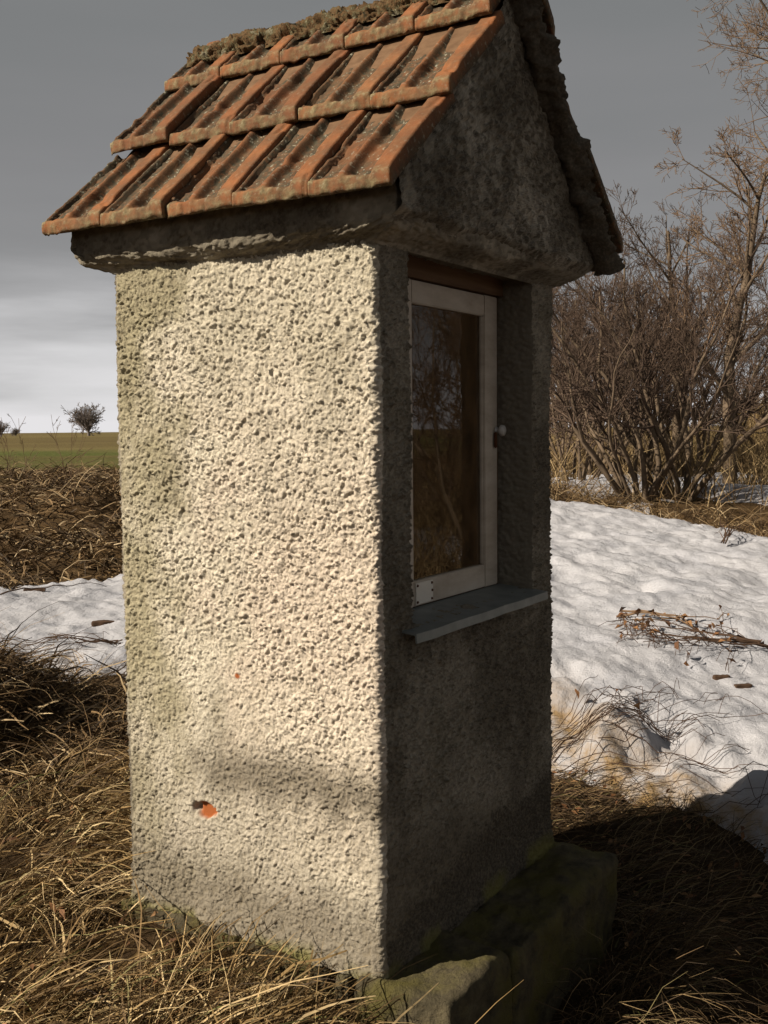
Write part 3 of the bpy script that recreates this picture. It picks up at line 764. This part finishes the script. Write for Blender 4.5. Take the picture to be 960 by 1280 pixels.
# stones of the footing and of the step
plinth = bpy.data.objects.new('plinth', None); COL.objects.link(plinth); plinth.parent = shrine
def rock(name, x0, x1, y0, y1, z0, z1, seed, mat, par, n=18, rnd=0.16, amp=0.05):
    """a rounded, weathered block"""
    vs_, fs_, idx = [], [], {}
    lin = np.linspace(-1, 1, n + 1)
    def vid(p):
        key = tuple(np.round(p, 5))
        if key not in idx: idx[key] = len(vs_); vs_.append(p)
        return idx[key]
    for ax in range(3):
        for sgn in (-1, 1):
            for i in range(n):
                for j in range(n):
                    q = []
                    for (u, v) in ((i, j), (i + 1, j), (i + 1, j + 1), (i, j + 1)):
                        p = [0, 0, 0]; p[ax] = sgn; p[(ax + 1) % 3] = lin[u]; p[(ax + 2) % 3] = lin[v]
                        q.append(vid(tuple(p)))
                    fs_.append(q if sgn > 0 else q[::-1])
    p = np.array(vs_)
    sz = np.array((x1 - x0, y1 - y0, z1 - z0)) / 2; ct = np.array((x1 + x0, y1 + y0, z1 + z0)) / 2
    rr_ = rnd * sz.min() * 2 / sz                                # round the corners evenly
    core = np.clip(p, -(1 - rr_), (1 - rr_)); dl = (p - core) / rr_
    ln = np.linalg.norm(dl, axis=1, keepdims=True); ln[ln == 0] = 1
    p2 = (core + dl / np.maximum(ln, 1) * rr_) * sz + ct
    nn = dl / ln
    g = p2 * 6
    nz_ = vnoise3(g[:, 0] + seed, g[:, 1], g[:, 2], seed) + .5 * vnoise3(g[:, 0] * 2.3, g[:, 1] * 2.3, g[:, 2] * 2.3, seed + 1) + .40 * vnoise3(g[:, 0] * 5, g[:, 1] * 5, g[:, 2] * 5, seed + 2) + .25 * vnoise3(g[:, 0] * 11, g[:, 1] * 11, g[:, 2] * 11, seed + 3)
    p2 = p2 + nn * (nz_ * amp)[:, None]
    return obj(name, mesh_np(name, p2, np.array(fs_), True), M[mat], par)
rock('stone', -0.030, 0.20, 0.60, 0.985, -0.62, -0.012, 2, 'stone', plinth, rnd=.05, amp=.035)
rock('stone', -0.036, 0.20, 0.165, 0.59, -0.80, -0.016, 3, 'stone', plinth, rnd=.05, amp=.035)
rock('stone', -0.030, 0.20, 0.095, 0.150, -0.80, -0.022, 4, 'stone', plinth, rnd=.18, amp=.02)
rock('stone', -0.030, 0.34, -0.235, 0.080, -0.98, -0.010, 5, 'stone', plinth, n=34, rnd=.09, amp=.028)
rock('stone', 0.338, 1.200, -0.240, 0.11, -0.98, -0.028, 6, 'stone', plinth, n=40, rnd=.07, amp=.035)
rock('stone', 1.00, 1.20, 0.14, 0.96, -0.62, -0.02, 8, 'stone', plinth, rnd=.12, amp=.03)

# ------------------------------------------------------------------ stalks
def blades(name, roots, az, length, e0, e1, width, mat, seed=0, segs=4, curl=0.4):
    rng = np.random.default_rng(seed); N = len(roots)
    p = roots.copy(); a = az.copy()
    pts = [p.copy()]
    dirs = []
    for s in range(segs):
        t_ = (s + .5) / segs
        el = e0 + (e1 - e0) * t_ + rng.normal(0, .12, N)
        a = a + rng.normal(0, curl / segs, N)
        dv_ = np.stack([np.cos(a) * np.cos(el), np.sin(a) * np.cos(el), np.sin(el)], -1)
        p = p + dv_ * (length / segs)[:, None]; pts.append(p.copy()); dirs.append(dv_)
    tw = rng.uniform(0, math.pi, N)
    vv = np.zeros((N, segs + 1, 2, 3))
    for s in range(segs + 1):
        dv_ = dirs[min(s, segs - 1)]
        hz = np.stack([-np.sin(a), np.cos(a), np.zeros(N)], -1)
        up_ = np.cross(dv_, hz)
        wv = hz * np.cos(tw)[:, None] + up_ * np.sin(tw)[:, None]
        ws = width * (1 - 0.75 * (s / segs) ** 1.5) * .5
        vv[:, s, 0] = pts[s] - wv * ws[:, None]; vv[:, s, 1] = pts[s] + wv * ws[:, None]
    b0 = (np.arange(N) * (segs + 1) * 2)[:, None] + (np.arange(segs) * 2)[None, :]
    f = np.stack([b0, b0 + 1, b0 + 3, b0 + 2], -1).reshape(-1, 4)
    return obj(name, mesh_np(name, vv.reshape(-1, 3), f, False), mat)
def outside(X, Y, m=0.02):
    return ~((X > -0.03 - m) & (X < W_ + 0.06 + m) & (Y > -0.24 - m) & (Y < D0 + 0.03 + m))
def scatter(rng, n, r0, r1, d0, d1, dens=None, lift=0.0):
    r = rng.uniform(r0, r1, n); d = rng.uniform(d0, d1, n)
    X, Y = to_world(r, d)
    kp = outside(X, Y)
    if dens is not None: kp &= rng.uniform(0, 1, n) < dens(r, d)
    r, d, X, Y = r[kp], d[kp], X[kp], Y[kp]
    return r, d, np.stack([X, Y, h_ground(r, d) + lift * rng.uniform(0, 1, len(r)) - 0.01], -1)
def world_az(r_, d_):
    return math.atan2(-r_ * CA + d_ * SA, r_ * SA + d_ * CA)

def near_wall(p):
    dx = np.maximum(np.maximum(-0.03 - p[:, 0], p[:, 0] - W_ - .06), 0); dy = np.maximum(np.maximum(-0.25 - p[:, 1], p[:, 1] - D0 - .03), 0)
    return 0.50 + 0.50 * sm(np.hypot(dx, dy), 0.03, 0.30)
# sunlit matted straw, front left
rng = np.random.default_rng(10)
def d_straw(r, d): return np.clip(0.62 + 1.5 * fbm2(r * 2.2, d * 2.2, 3, 301), 0.10, 1)
r, d, rt_ = scatter(rng, 46000, -2.3, 0.25, 1.7, 5.0, d_straw, 0.05)
N = len(r)
flow = 2.4 * vnoise2(r * 1.3, d * 1.3, 303) + 1.6 * vnoise2(r * 3.5, d * 3.5, 304)
o = blades('matted_grass', rt_, world_az(0.9, -0.35) + flow * 1.7 + rng.normal(0, .75, N), rng.gamma(3.5, .055, N).clip(.04, .5) * near_wall(rt_),
           rng.uniform(.0, 1.0, N), rng.uniform(-.6, .25, N), rng.gamma(3, .0013, N).clip(.0015, .009), M['straw'], 1, 5)
tag(o, 'matted pale straw grass in the sun before the bright wall', 'grass', kind='stuff')
# shaded sward on the right
def d_dark(r, d):
    return np.clip(0.75 + 1.2 * fbm2(r * 2, d * 2, 3, 311), 0.1, 1) * (snow_thick(r, d) < 0.02)
r, d, rt_ = scatter(rng, 36000, 0.1, 3.2, 1.9, 6.2, d_dark, 0.03)
N = len(r)
flow = 2.6 * vnoise2(r * 1.4, d * 1.4, 313)
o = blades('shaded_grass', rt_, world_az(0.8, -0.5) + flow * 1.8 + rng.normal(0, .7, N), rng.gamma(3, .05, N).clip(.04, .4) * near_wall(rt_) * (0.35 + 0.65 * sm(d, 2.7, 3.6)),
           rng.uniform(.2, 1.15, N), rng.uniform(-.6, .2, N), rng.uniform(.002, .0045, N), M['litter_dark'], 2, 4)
tag(o, 'dark flattened grass in the shrine shadow right of the step', 'grass', kind='stuff')
ang_ = rng.uniform(0, 1, 2600); off_ = rng.uniform(0.0, 0.22, 2600)
px_ = np.where(ang_ < .7, rng.uniform(0.30, 1.30, 2600), 1.24 + off_); py_ = np.where(ang_ < .7, -0.30 - off_, rng.uniform(-0.3, 0.9, 2600))
rq = (px_ - CAM_LOC.x) * SA - (py_ - CAM_LOC.y) * CA; dq = (px_ - CAM_LOC.x) * CA + (py_ - CAM_LOC.y) * SA
N = len(px_)
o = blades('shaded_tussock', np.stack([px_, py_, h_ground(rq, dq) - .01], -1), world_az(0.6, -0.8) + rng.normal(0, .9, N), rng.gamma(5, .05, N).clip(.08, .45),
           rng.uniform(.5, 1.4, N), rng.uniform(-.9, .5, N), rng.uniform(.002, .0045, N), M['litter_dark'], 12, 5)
tag(o, 'dark dry grass tufts growing along the foot of the stone step', 'grass', kind='stuff')
# dead weed heap on the left
def d_heap(r, d): return np.exp(-(((r + 2.05) / .95) ** 4 + ((d - 5.5) / 1.25) ** 4))
r, d, rt_ = scatter(rng, 17000, -3.2, -0.9, 4.1, 7.1, d_heap, 0.04)
N = len(r)
gx = (h_base(r + .05, d) - h_base(r - .05, d)) / .1; gd = (h_base(r, d + .05) - h_base(r, d - .05)) / .1
azm = np.arctan2(-(-gx) * CA + (-gd) * SA, (-gx) * SA + (-gd) * CA)
o = blades('dead_weeds', rt_, azm + rng.normal(0, 1.7, N), rng.gamma(2.6, .07, N).clip(.04, .6), rng.uniform(-.2, 1.2, N), rng.uniform(-1.0, .4, N),
           rng.gamma(3, .0022, N).clip(.002, .014), M['dead'], 3, 5, 1.1)
tag(o, 'heap of dead brown weeds between the snow and the bright wall', 'dead weeds', kind='stuff')
# brush on the bank beyond the snow, left
def d_bank(r, d): return np.clip(.65 + 1.5 * fbm2(r * .8, d * .8, 3, 321), .3, 1) * (snow_thick(r, d) < 0.0)
r, d, rt_ = scatter(rng, 60000, -9.5, -0.4, 10.4, 25, d_bank, 0.12)
N = len(r)
o = blades('bank_brush', rt_, rng.uniform(0, 6.28, N), rng.gamma(2.2, .11, N).clip(.06, .9), rng.uniform(-.3, 1.1, N), rng.uniform(-.9, .4, N),
           rng.uniform(.008, .024, N), M['bankveg'], 4, 4)
tag(o, 'brown tangle of dead brush on the bank beyond the left snow', 'brush', kind='stuff')
# golden standing grass behind the shrubs, right
def d_gold(r, d):
    c_ = 15.4 - (np.clip(r, 1.2, 9) - 2.2) * 0.9
    return np.clip(.5 + 1.9 * fbm2(r * .9, d * .9, 3, 331), .03, 1) * sm(d, 13.6 - (r - 2) * .2, 16.5) * (snow_thick(r, d) < .02)
r, d, rt_ = scatter(rng, 34000, 1.2, 13, 13.0, 31, d_gold, 0.0)
N = len(r)
o = blades('tall_dry_grass', rt_, rng.uniform(0, 6.28, N), rng.gamma(7, .12, N).clip(.3, 1.5), rng.uniform(.9, 1.5, N), rng.uniform(.1, 1.2, N),
           rng.uniform(.008, .018, N), M['golden'], 5, 3)
tag(o, 'golden dry grass standing behind the bare shrubs', 'grass', kind='stuff')
r, d, rt_ = scatter(rng, 26000, 1.2, 6.5, 9.0, 17.0, lambda r, d: (np.abs(d - (15.1 - (np.clip(r, 1.2, 8) - 2.2) * 2.0)) < 1.3) * (snow_thick(r, d) < .03) * 1.0, 0.0)
N = len(r)
o = blades('ditch_grass', rt_, rng.uniform(0, 6.28, N), rng.gamma(5, .07, N).clip(.1, .7), rng.uniform(.3, 1.4, N), rng.uniform(-.7, .6, N),
           rng.uniform(.006, .012, N), M['bankveg'], 6, 3)
tag(o, 'dark trampled grass along the snow edge under the shrubs', 'grass', kind='stuff')
r, d, rt_ = scatter(rng, 16000, 4.4, 11.0, 2.0, 11.0, lambda r, d: np.clip(.6 + 1.5 * fbm2(r, d, 3, 341), .05, 1) * (snow_thick(r, d) < .0), 0.0)
N = len(r)
o = blades('tall_dry_grass', rt_, rng.uniform(0, 6.28, N), rng.gamma(7, .13, N).clip(.3, 1.5), rng.uniform(.9, 1.5, N), rng.uniform(.1, 1.2, N), rng.uniform(.006, .014, N), M['golden'], 7, 3)
tag(o, 'dry standing grass right of the picture, mirrored in the window pane', 'grass', kind='stuff')
# leaf litter
def litter(name, n, r0, r1, d0, d1, size, seed, dens=None):
    rg = np.random.default_rng(seed)
    r, d, p = scatter(rg, n, r0, r1, d0, d1, dens, 0.05)
    p[:, 2] += .02
    N = len(r); a = rg.uniform(0, 6.28, N); e = rg.normal(0, .5, N); s = size * rg.uniform(.5, 1.3, N)
    u = np.stack([np.cos(a) * np.cos(e), np.sin(a) * np.cos(e), np.sin(e)], -1) * s[:, None]
    b_ = rg.normal(0, .4, N)
    w = np.stack([-np.sin(a) * np.cos(b_), np.cos(a) * np.cos(b_), np.sin(b_)], -1) * (s * .42)[:, None]
    c_ = np.array((0, 0, 1))[None] * (s * .25)[:, None]
    vv = np.stack([p - u, p - w + c_, p + u * .9, p + w + c_, p + c_ * .2], 1)
    i = np.arange(N) * 5
    f = np.concatenate([np.stack([i, i + 1, i + 4], -1), np.stack([i + 1, i + 2, i + 4], -1), np.stack([i + 2, i + 3, i + 4], -1), np.stack([i + 3, i, i + 4], -1)])
    return obj(name, mesh_np(name, vv.reshape(-1, 3), f), M['leaf'])
tag(litter('leaf_litter', 1500, 0.2, 3.0, 2.0, 5.8, .022, 71, lambda r, d: (snow_thick(r, d) < 0.02) * 1.0), 'dry leaves lying in the shaded grass', 'leaves', kind='stuff')
tag(litter('leaf_litter', 900, -2.4, 0.2, 2.0, 5.6, .022, 72), 'dry leaves lying among the sunlit straw', 'leaves', kind='stuff')

# ------------------------------------------------------------------ woody plants
def tubes(name, segs, mat, par=None, sides=4):
    s = np.array(segs)                        # x0 y0 z0 x1 y1 z1 r0 r1
    a, b, r0, r1 = s[:, 0:3], s[:, 3:6], s[:, 6], s[:, 7]
    t_ = b - a; t_ /= np.maximum(np.linalg.norm(t_, axis=1, keepdims=True), 1e-9)
    ref = np.where(np.abs(t_[:, 2:3]) > .9, np.array([[1., 0, 0]]), np.array([[0, 0, 1.]]))
    u = np.cross(t_, ref); u /= np.linalg.norm(u, axis=1, keepdims=True); v = np.cross(t_, u)
    N = len(s); ang = np.arange(sides) * 2 * math.pi / sides
    ring = u[:, None, :] * np.cos(ang)[None, :, None] + v[:, None, :] * np.sin(ang)[None, :, None]
    A = a[:, None] + ring * r0[:, None, None]; B = b[:, None] + ring * r1[:, None, None]
    vv = np.concatenate([A, B], 1).reshape(-1, 3)
    base = (np.arange(N) * 2 * sides)[:, None]; q = np.arange(sides)[None, :]; q2 = (q + 1) % sides
    f = np.stack([base + q, base + q2, base + sides + q2, base + sides + q], -1).reshape(-1, 4)
    return obj(name, mesh_np(name, vv, f, sides > 4), mat, par)
class Grow:
    def __init__(self, seed, rmin=0.0035, kids=(5, 6, 5, 0), ratio=0.55, spread=0.75, up=0.12, wander=0.16, seglen=0.16):
        self.r = random.Random(seed); self.rmin, self.kids, self.ratio, self.spread, self.up, self.wander, self.seglen = rmin, kids, ratio, spread, up, wander, seglen
        self.main, self.fine, self.stems = [], [], []
    def limb(self, p, d, L, rad, lv, split=1):
        R = self.r
        n = max(3, int(L / self.seglen)); n = min(n, 12); sl = L / n
        kids = self.kids[min(lv, len(self.kids) - 1)]
        kk = set()
        spots = sorted(R.uniform(.22 if lv else .3, 1.0) for _ in range(int(kids * R.uniform(.7, 1.3) + .5)))
        si = 0
        for i in range(n):
            d = Vector((d.x + R.gauss(0, self.wander), d.y + R.gauss(0, self.wander), d.z + R.gauss(0, self.wander) * .7 + self.up * (1 if lv else .4))).normalized()
            q = p + d * sl
            r0 = max(self.rmin, rad * (1 - .75 * i / n)); r1 = max(self.rmin, rad * (1 - .75 * (i + 1) / n))
            (self.main if lv < split else self.fine).append((*p, *q, r0, r1))
            while si < len(spots) and spots[si] <= (i + 1) / n:
                si += 1
                ax = Vector((R.gauss(0, 1), R.gauss(0, 1), R.gauss(0, 1))).cross(d)
                if ax.length < 1e-3: continue
                nd = d.copy(); nd.rotate(Matrix.Rotation(R.uniform(.35, 1.0) * self.spread * 1.3, 3, ax.normalized()))
                frac = 1 - .55 * (i / n)
                if lv + 1 < len(self.kids):
                    self.limb(p.lerp(q, R.random()), nd, L * self.ratio * frac * R.uniform(.7, 1.3), r0 * .55, lv + 1, split)
            p = q
def plant(name, loc, label, cat, group, g, m_main, m_fine, main_name='trunk', fine_name='crown', sides=(6, 3), rz=0.0, sc=1.0):
    e = empty(name, loc, label, cat, group); e.rotation_euler.z = rz; e.scale = (sc,) * 3
    for st in (g.stems or [g.main]): tubes(main_name, st, m_main, e, sides[0])
    tubes(fine_name, g.fine, m_fine, e, sides[1])
    return e
def copy_plant(src, loc, label, group=None, rz=0.0, sc=1.0):
    c_ = src.copy(); COL.objects.link(c_); c_.location = loc; c_.rotation_euler = (0, 0, rz); c_.scale = (sc,) * 3
    c_['label'] = label
    if group: c_['group'] = group
    for ch in src.children:
        k_ = ch.copy(); COL.objects.link(k_); k_.parent = c_
    return c_
def at_px(px, d, lift=-0.05):
    r = (px - 480) / FPX * d
    X, Y = to_world(np.array([r]), np.array([d]))
    return (float(X[0]), float(Y[0]), float(h_ground(np.array([r]), np.array([d]))[0]) + lift)
def bush(seed, stems, H, rad, lean, kids=(9, 8, 5, 0), rmin=.0035, spread=.85):
    g = Grow(seed, rmin, kids, .46, spread, .09, .13, .22)
    for s in range(stems):
        a = 2 * math.pi * (s + g.r.random() * .7) / stems
        t_ = lean * g.r.uniform(.35, 1.15)
        dv_ = Vector((math.cos(a) * math.sin(t_), math.sin(a) * math.sin(t_), math.cos(t_)))
        b_ = Vector((math.cos(a), math.sin(a), 0)) * g.r.uniform(.03, .28)
        g.limb(b_, dv_, H * g.r.uniform(.7, 1.08), rad * g.r.uniform(.6, 1.15), 0)
        g.stems.append(g.main); g.main = []
    return g
SH = 'bare shrubs along the snow edge'
bA = plant('bare_shrub', at_px(798, 14.4), 'many-stemmed bare shrub at the snow edge, nearest the camera', 'shrub', SH, bush(1, 13, 3.55, .040, .62), M['bark'], M['twig'], 'stem', 'twigs', (5, 3))
bB = plant('bare_shrub', at_px(848, 14.9), 'bare shrub with thick slanting stems leaning right', 'shrub', SH, bush(2, 8, 3.9, .05, .70), M['bark'], M['twig'], 'stem', 'twigs', (5, 3), 1.0)
bC = plant('bare_shrub', at_px(722, 17.2), 'bare shrub showing beside the edge of the shrine wall', 'shrub', SH, bush(3, 12, 3.7, .032, .62), M['bark'], M['twig'], 'stem', 'twigs', (5, 3), 2.0)
copy_plant(bA, at_px(870, 19.5), 'bare shrub behind the slanting stems, in the middle of the thicket', SH, 2.3, 1.05)
copy_plant(bC, at_px(780, 21.0), 'bare shrub deep behind the nearest shrub', SH, 4.0, 1.15)
copy_plant(bB, at_px(985, 19.5), 'bare shrub under the tall tree at the right picture edge', SH, 5.2, .85)
copy_plant(bC, at_px(690, 24.0), 'farthest bare shrub just beside the shrine eaves', SH, 1.2, 1.1)
copy_plant(bB, at_px(825, 23.0), 'bare shrub rising behind the thin tree in the thicket', SH, 2.9, 1.1)
copy_plant(bA, at_px(750, 19.0), 'bare shrub between the wall-side shrub and the nearest one', SH, 3.6, .95)
# shrubs in front of the window side, seen in the pane
copy_plant(bC, at_px(1560, 7.2), 'bare shrub right of the picture that the window pane mirrors', SH, 3.0, .9)
copy_plant(bA, at_px(1420, 10.5), 'second bare shrub right of the picture beyond the mirrored one', SH, 1.7, 1.0)
copy_plant(bB, at_px(1690, 8.5), 'third bare shrub right of the picture, farthest to the right', SH, 1.0, 1.0)
copy_plant(bA, at_px(1500, 8.2), 'bare shrub right of the picture, nearest to the snow', SH, 4.4, .95)
copy_plant(bC, at_px(1630, 9.6), 'bare shrub right of the picture, in the second row of the hedge', SH, 5.3, 1.1)
copy_plant(bB, at_px(1480, 12.5), 'bare shrub right of the picture, at the back of the hedge', SH, 2.2, 1.2)
def tree(seed, H, rad, kids, spread=.85, rmin=.004, lean=(0, 0), wander=.09):
    g = Grow(seed, rmin, kids, .50, spread, .07, wander, .30)
    g.limb(Vector((0, 0, 0)), Vector((lean[0], lean[1], 1)).normalized(), H, rad, 0, 2)
    return g
plant('bare_tree', at_px(912, 16.6), 'bare tree with a straight trunk beside the yellow mound', 'tree', 'bare trees behind the shrubs', tree(11, 5.0, .115, (16, 8, 6, 4, 0), .95), M['bark'], M['twig_red'])
plant('bare_tree', at_px(1160, 18.5), 'tall bare tree whose fine twigs reach in from the right picture edge', 'tree', 'bare trees behind the shrubs', tree(12, 9.0, .17, (22, 10, 7, 5, 0), 1.0), M['bark'], M['twig_red'])
plant('bare_tree', at_px(851, 20.5), 'thin bare tree standing in the shrubs', 'tree', 'bare trees behind the shrubs', tree(13, 4.6, .10, (14, 8, 6, 3, 0)), M['bark'], M['twig'])
# far trees on the skyline
def far_tree(seed):
    g = Grow(seed, .040, (9, 8, 6, 0), .50, .9, .06, .10, .6)
    g.limb(Vector((0, 0, 0)), Vector((0, 0, 1)), 3.0, .30, 0, 1)
    for s_ in range(22):
        a = g.r.uniform(0, 6.28); t_ = g.r.uniform(.1, 1.45)
        g.limb(Vector((0, 0, g.r.uniform(.3, 1.6))), Vector((math.cos(a) * math.sin(t_), math.sin(a) * math.sin(t_), math.cos(t_))), 4.6 * g.r.uniform(.8, 1.1), .14, 1, 1)
    return g
fA = plant('skyline_tree', at_px(113, 290), 'round bare tree alone on the field skyline', 'tree', 'trees on the skyline', far_tree(21), M['far'], M['far'], sides=(5, 3), sc=1.5)
copy_plant(fA, at_px(4, 300), 'bare tree on the skyline at the left picture edge', None, 1.0, .78)
copy_plant(fA, at_px(22, 330), 'small low bare tree next to the one at the left edge', None, 2.0, .45)
for i, px in enumerate((700, 745, 792, 835, 880, 915, 945, 985)):
    copy_plant(fA, at_px(px, 230 + 17 * (i * 5 % 7), -.3), 'bare tree of the far wood seen dimly through the shrubs', 'far wood behind the shrubs', i * 1.1, 1.25 + .12 * (i * 3 % 4))

# ------------------------------------------------------------------ small things on the ground
def snow_z(r, d):
    r, d = np.array([float(r)]), np.array([float(d)]); t_ = snow_thick(r, d)
    zs = h_ground(r, d) * .25 + h_base(r, d) * .75 + .015 + t_ + snow_relief(r, d) * sm(t_, -.03, .09)
    return float(np.maximum(zs, h_ground(r, d))[0])
def px_ground(px, py, surf=snow_z):
    """where the sight line of a place on the slope meets the ground"""
    d = 6.0
    for _ in range(40):
        z = surf((px - 480) / FPX * d, d)
        d += .6 * ((CAM_LOC.z - z) / math.tan(math.atan((py - 640) / FPX) + PITCH) - d)
    return (px - 480) / FPX * (d + (CAM_LOC.z - z) * math.sin(PITCH)), d
def crawl(rng, r, d, ang, L, rad, segs, depth, lift=.03):
    """a twig lying over the surface"""
    n = max(4, int(L / .07)); pr = None
    for i in range(n + 1):
        X, Y = to_world(r, d); z = snow_z(r, d) + lift * math.sin(math.pi * min(1, i / n * .8 + .1)) + rad + rng.uniform(0, .006)
        q = (X, Y, z)
        if pr: segs.append((*pr, *q, max(.0016, rad * (1 - .7 * (i - 1) / n)), max(.0016, rad * (1 - .7 * i / n))))
        pr = q
        if depth and i > 0 and rng.random() < .30:
            crawl(rng, r, d, ang + rng.choice((-1, 1)) * rng.uniform(.3, .9), L * (1 - i / n * .6) * rng.uniform(.3, .6), rad * .6, segs, depth - 1, lift * rng.uniform(.6, 1.6))
        ang += rng.gauss(0, .13); r += math.cos(ang) * L / n; d += math.sin(ang) * L / n
def leaf_mesh(name, pts, size, seed, par):
    rg = np.random.default_rng(seed); p = np.array(pts); N = len(p)
    a = rg.uniform(0, 6.28, N); e = rg.normal(0, .7, N); s = size * rg.uniform(.6, 1.4, N)
    u = np.stack([np.cos(a) * np.cos(e), np.sin(a) * np.cos(e), np.sin(e)], -1) * s[:, None]
    w = np.stack([-np.sin(a), np.cos(a), rg.normal(0, .5, N)], -1) * (s * .5)[:, None]
    c_ = np.array((0, 0, .4))[None] * s[:, None]
    vv = np.stack([p - u, p - w + c_, p + u, p + w + c_, p], 1)
    i = np.arange(N) * 5
    f = np.concatenate([np.stack([i, i + 1, i + 4], -1), np.stack([i + 1, i + 2, i + 4], -1), np.stack([i + 2, i + 3, i + 4], -1), np.stack([i + 3, i, i + 4], -1)])
    return obj(name, mesh_np(name, vv.reshape(-1, 3), f), M['leaf'], par)
def fallen(px, py, ang, L, rad, seed, label, leaves=0, n=1, depth=2, dev=.25, lift=.05, mat='stick', sp=.05):
    rg = random.Random(seed); r, d = px_ground(px, py); segs = []
    X, Y = to_world(r, d); z0 = snow_z(r, d)
    e = empty('fallen_branch', (X, Y, z0), label, 'branch'); allp = []
    for i in range(n):
        segs = []
        crawl(rg, r + rg.uniform(-sp, sp), d + rg.uniform(-sp, sp), ang + rg.uniform(-dev, dev), L * rg.uniform(.7, 1.1), rad, segs, depth, lift)
        s = np.array(segs); s[:, [0, 3]] -= X; s[:, [1, 4]] -= Y; s[:, [2, 5]] -= z0
        tubes('twig', s, M[mat], e, 4); allp.append(s)
    s = np.concatenate(allp)
    if leaves:
        pk = s[np.random.default_rng(seed).integers(0, len(s), leaves), 3:6]
        leaf_mesh('dry_leaves', pk, .028, seed, e)
    return e
fallen(968, 815, math.radians(165), 1.05, .006, 1, 'fallen branch with curled brown leaves lying across the right snow', 60, 6, 2, .50, .06, 'stick', .10)
fallen(766, 778, math.radians(-22), .75, .008, 2, 'broken twig bundle with brown leaves left of the leafy branch on the snow', 26, 3, 1, .12, .03, 'twig_red')
fallen(715, 965, math.radians(8), .95, .0027, 3, 'fan of thin bramble twigs over the snow edge beside the shrine', 0, 14, 1, .75, .05, 'stick', .24)
fallen(705, 930, math.radians(30), .75, .0025, 4, 'thin arching twigs rising from the snow close to the shrine corner', 4, 5, 1, .6, .09, 'stick', .18)
fallen(900, 690, math.radians(70), .9, .008, 6, 'bare twig standing out of the snow in front of the ditch', 0, 3, 1, .6, .12, 'stick')
fallen(150, 800, math.radians(185), .9, .005, 7, 'thin dark twigs on the left snow next to the sunny wall', 0, 4, 2, .4, .05, 'stick')
fallen(2, 745, math.radians(25), 1.1, .007, 8, 'long thin stick slanting over the left snow', 0, 1, 0, .0, .10, 'stick')
def chip(px, py, sx, seed, label, mat='stick'):
    r, d = px_ground(px, py); X, Y = to_world(r, d); z = snow_z(r, d)
    o = rock('wood_chunk', -sx, sx, -sx * .40, sx * .30, -.02, .015, seed, mat, None, 12, .12, .016)
    o.location = (X, Y, z); o.rotation_euler.z = world_az(1, .12)
    return tag(o, label, 'wood')
chip(129, 774, .085, 31, 'dark chunk of wood on the left snow near the sunny wall')
chip(44, 733, .10, 32, 'brown bark piece at the upper edge of the left snow')
chip(898, 853, .045, 33, 'small black bark piece below the leafy branch on the right snow')
chip(925, 862, .05, 34, 'flat dark bark piece, the right one of two below the leafy branch')
# tall dry weeds in front of the field
def weed(px, py, d, H, seed, label):
    rg = random.Random(seed); g = Grow(seed, .0026, (7, 3, 0), .28, .8, .05, .05, .15)
    e = empty('tall_weed', at_px(px, d), label, 'weed')
    for s in range(3):
        g.main = []; g.fine = []
        g.limb(Vector((rg.uniform(-.1, .1), rg.uniform(-.1, .1), 0)), Vector((rg.uniform(-.12, .3), rg.uniform(-.2, .2), 1)).normalized(), H * rg.uniform(.75, 1), .005, 0)
        tubes('stalk', g.main + g.fine, M['twig_red'], e, 4)
weed(88, 0, 14.5, 1.45, 41, 'tall dry weed stalks rising above the horizon left of the sunny wall')
weed(22, 0, 14.8, 1.50, 42, 'tall thin dry weed near the left picture edge crossing the skyline')

# dry twigs behind the pane
g = random.Random(77); segs = []
for i in range(16):
    p = Vector((g.uniform(.40, .95), g.uniform(.28, .5), .05)); tgt = Vector((g.uniform(.3, 1.0), g.uniform(.2, .45), g.uniform(1.2, 1.9)))
    n = 9; pv = p.copy()
    for q in range(1, n + 1):
        t_ = q / n; x = p.lerp(tgt, t_) + Vector((math.sin(t_ * 5 + i) * .05, 0, -max(0, t_ - .7) * .6))
        segs.append((*pv, *x, .0042, .0036)); pv = x
for (a, b) in (((.46, .22, 1.52), (.95, .24, 1.33)), ((.50, .24, 1.49), (.90, .25, 1.30)), ((.52, .22, 1.40), (.86, .22, 1.62))):
    segs.append((*a, *b, .006, .004))
e = empty('dried_twigs', (.63, .35, -.01), 'thin dry yellowish twigs behind the dark window pane', 'dried twigs')
s = np.array(segs); s[:, [0, 3]] -= .63; s[:, [1, 4]] -= .35; s[:, [2, 5]] += .01
for q in range(16): tubes('twig', s[q * 9:q * 9 + 9], M['drystick'], e, 4)
for q in range(144, len(s)): tubes('twig', s[q:q + 1], M['drystick'], e, 4)
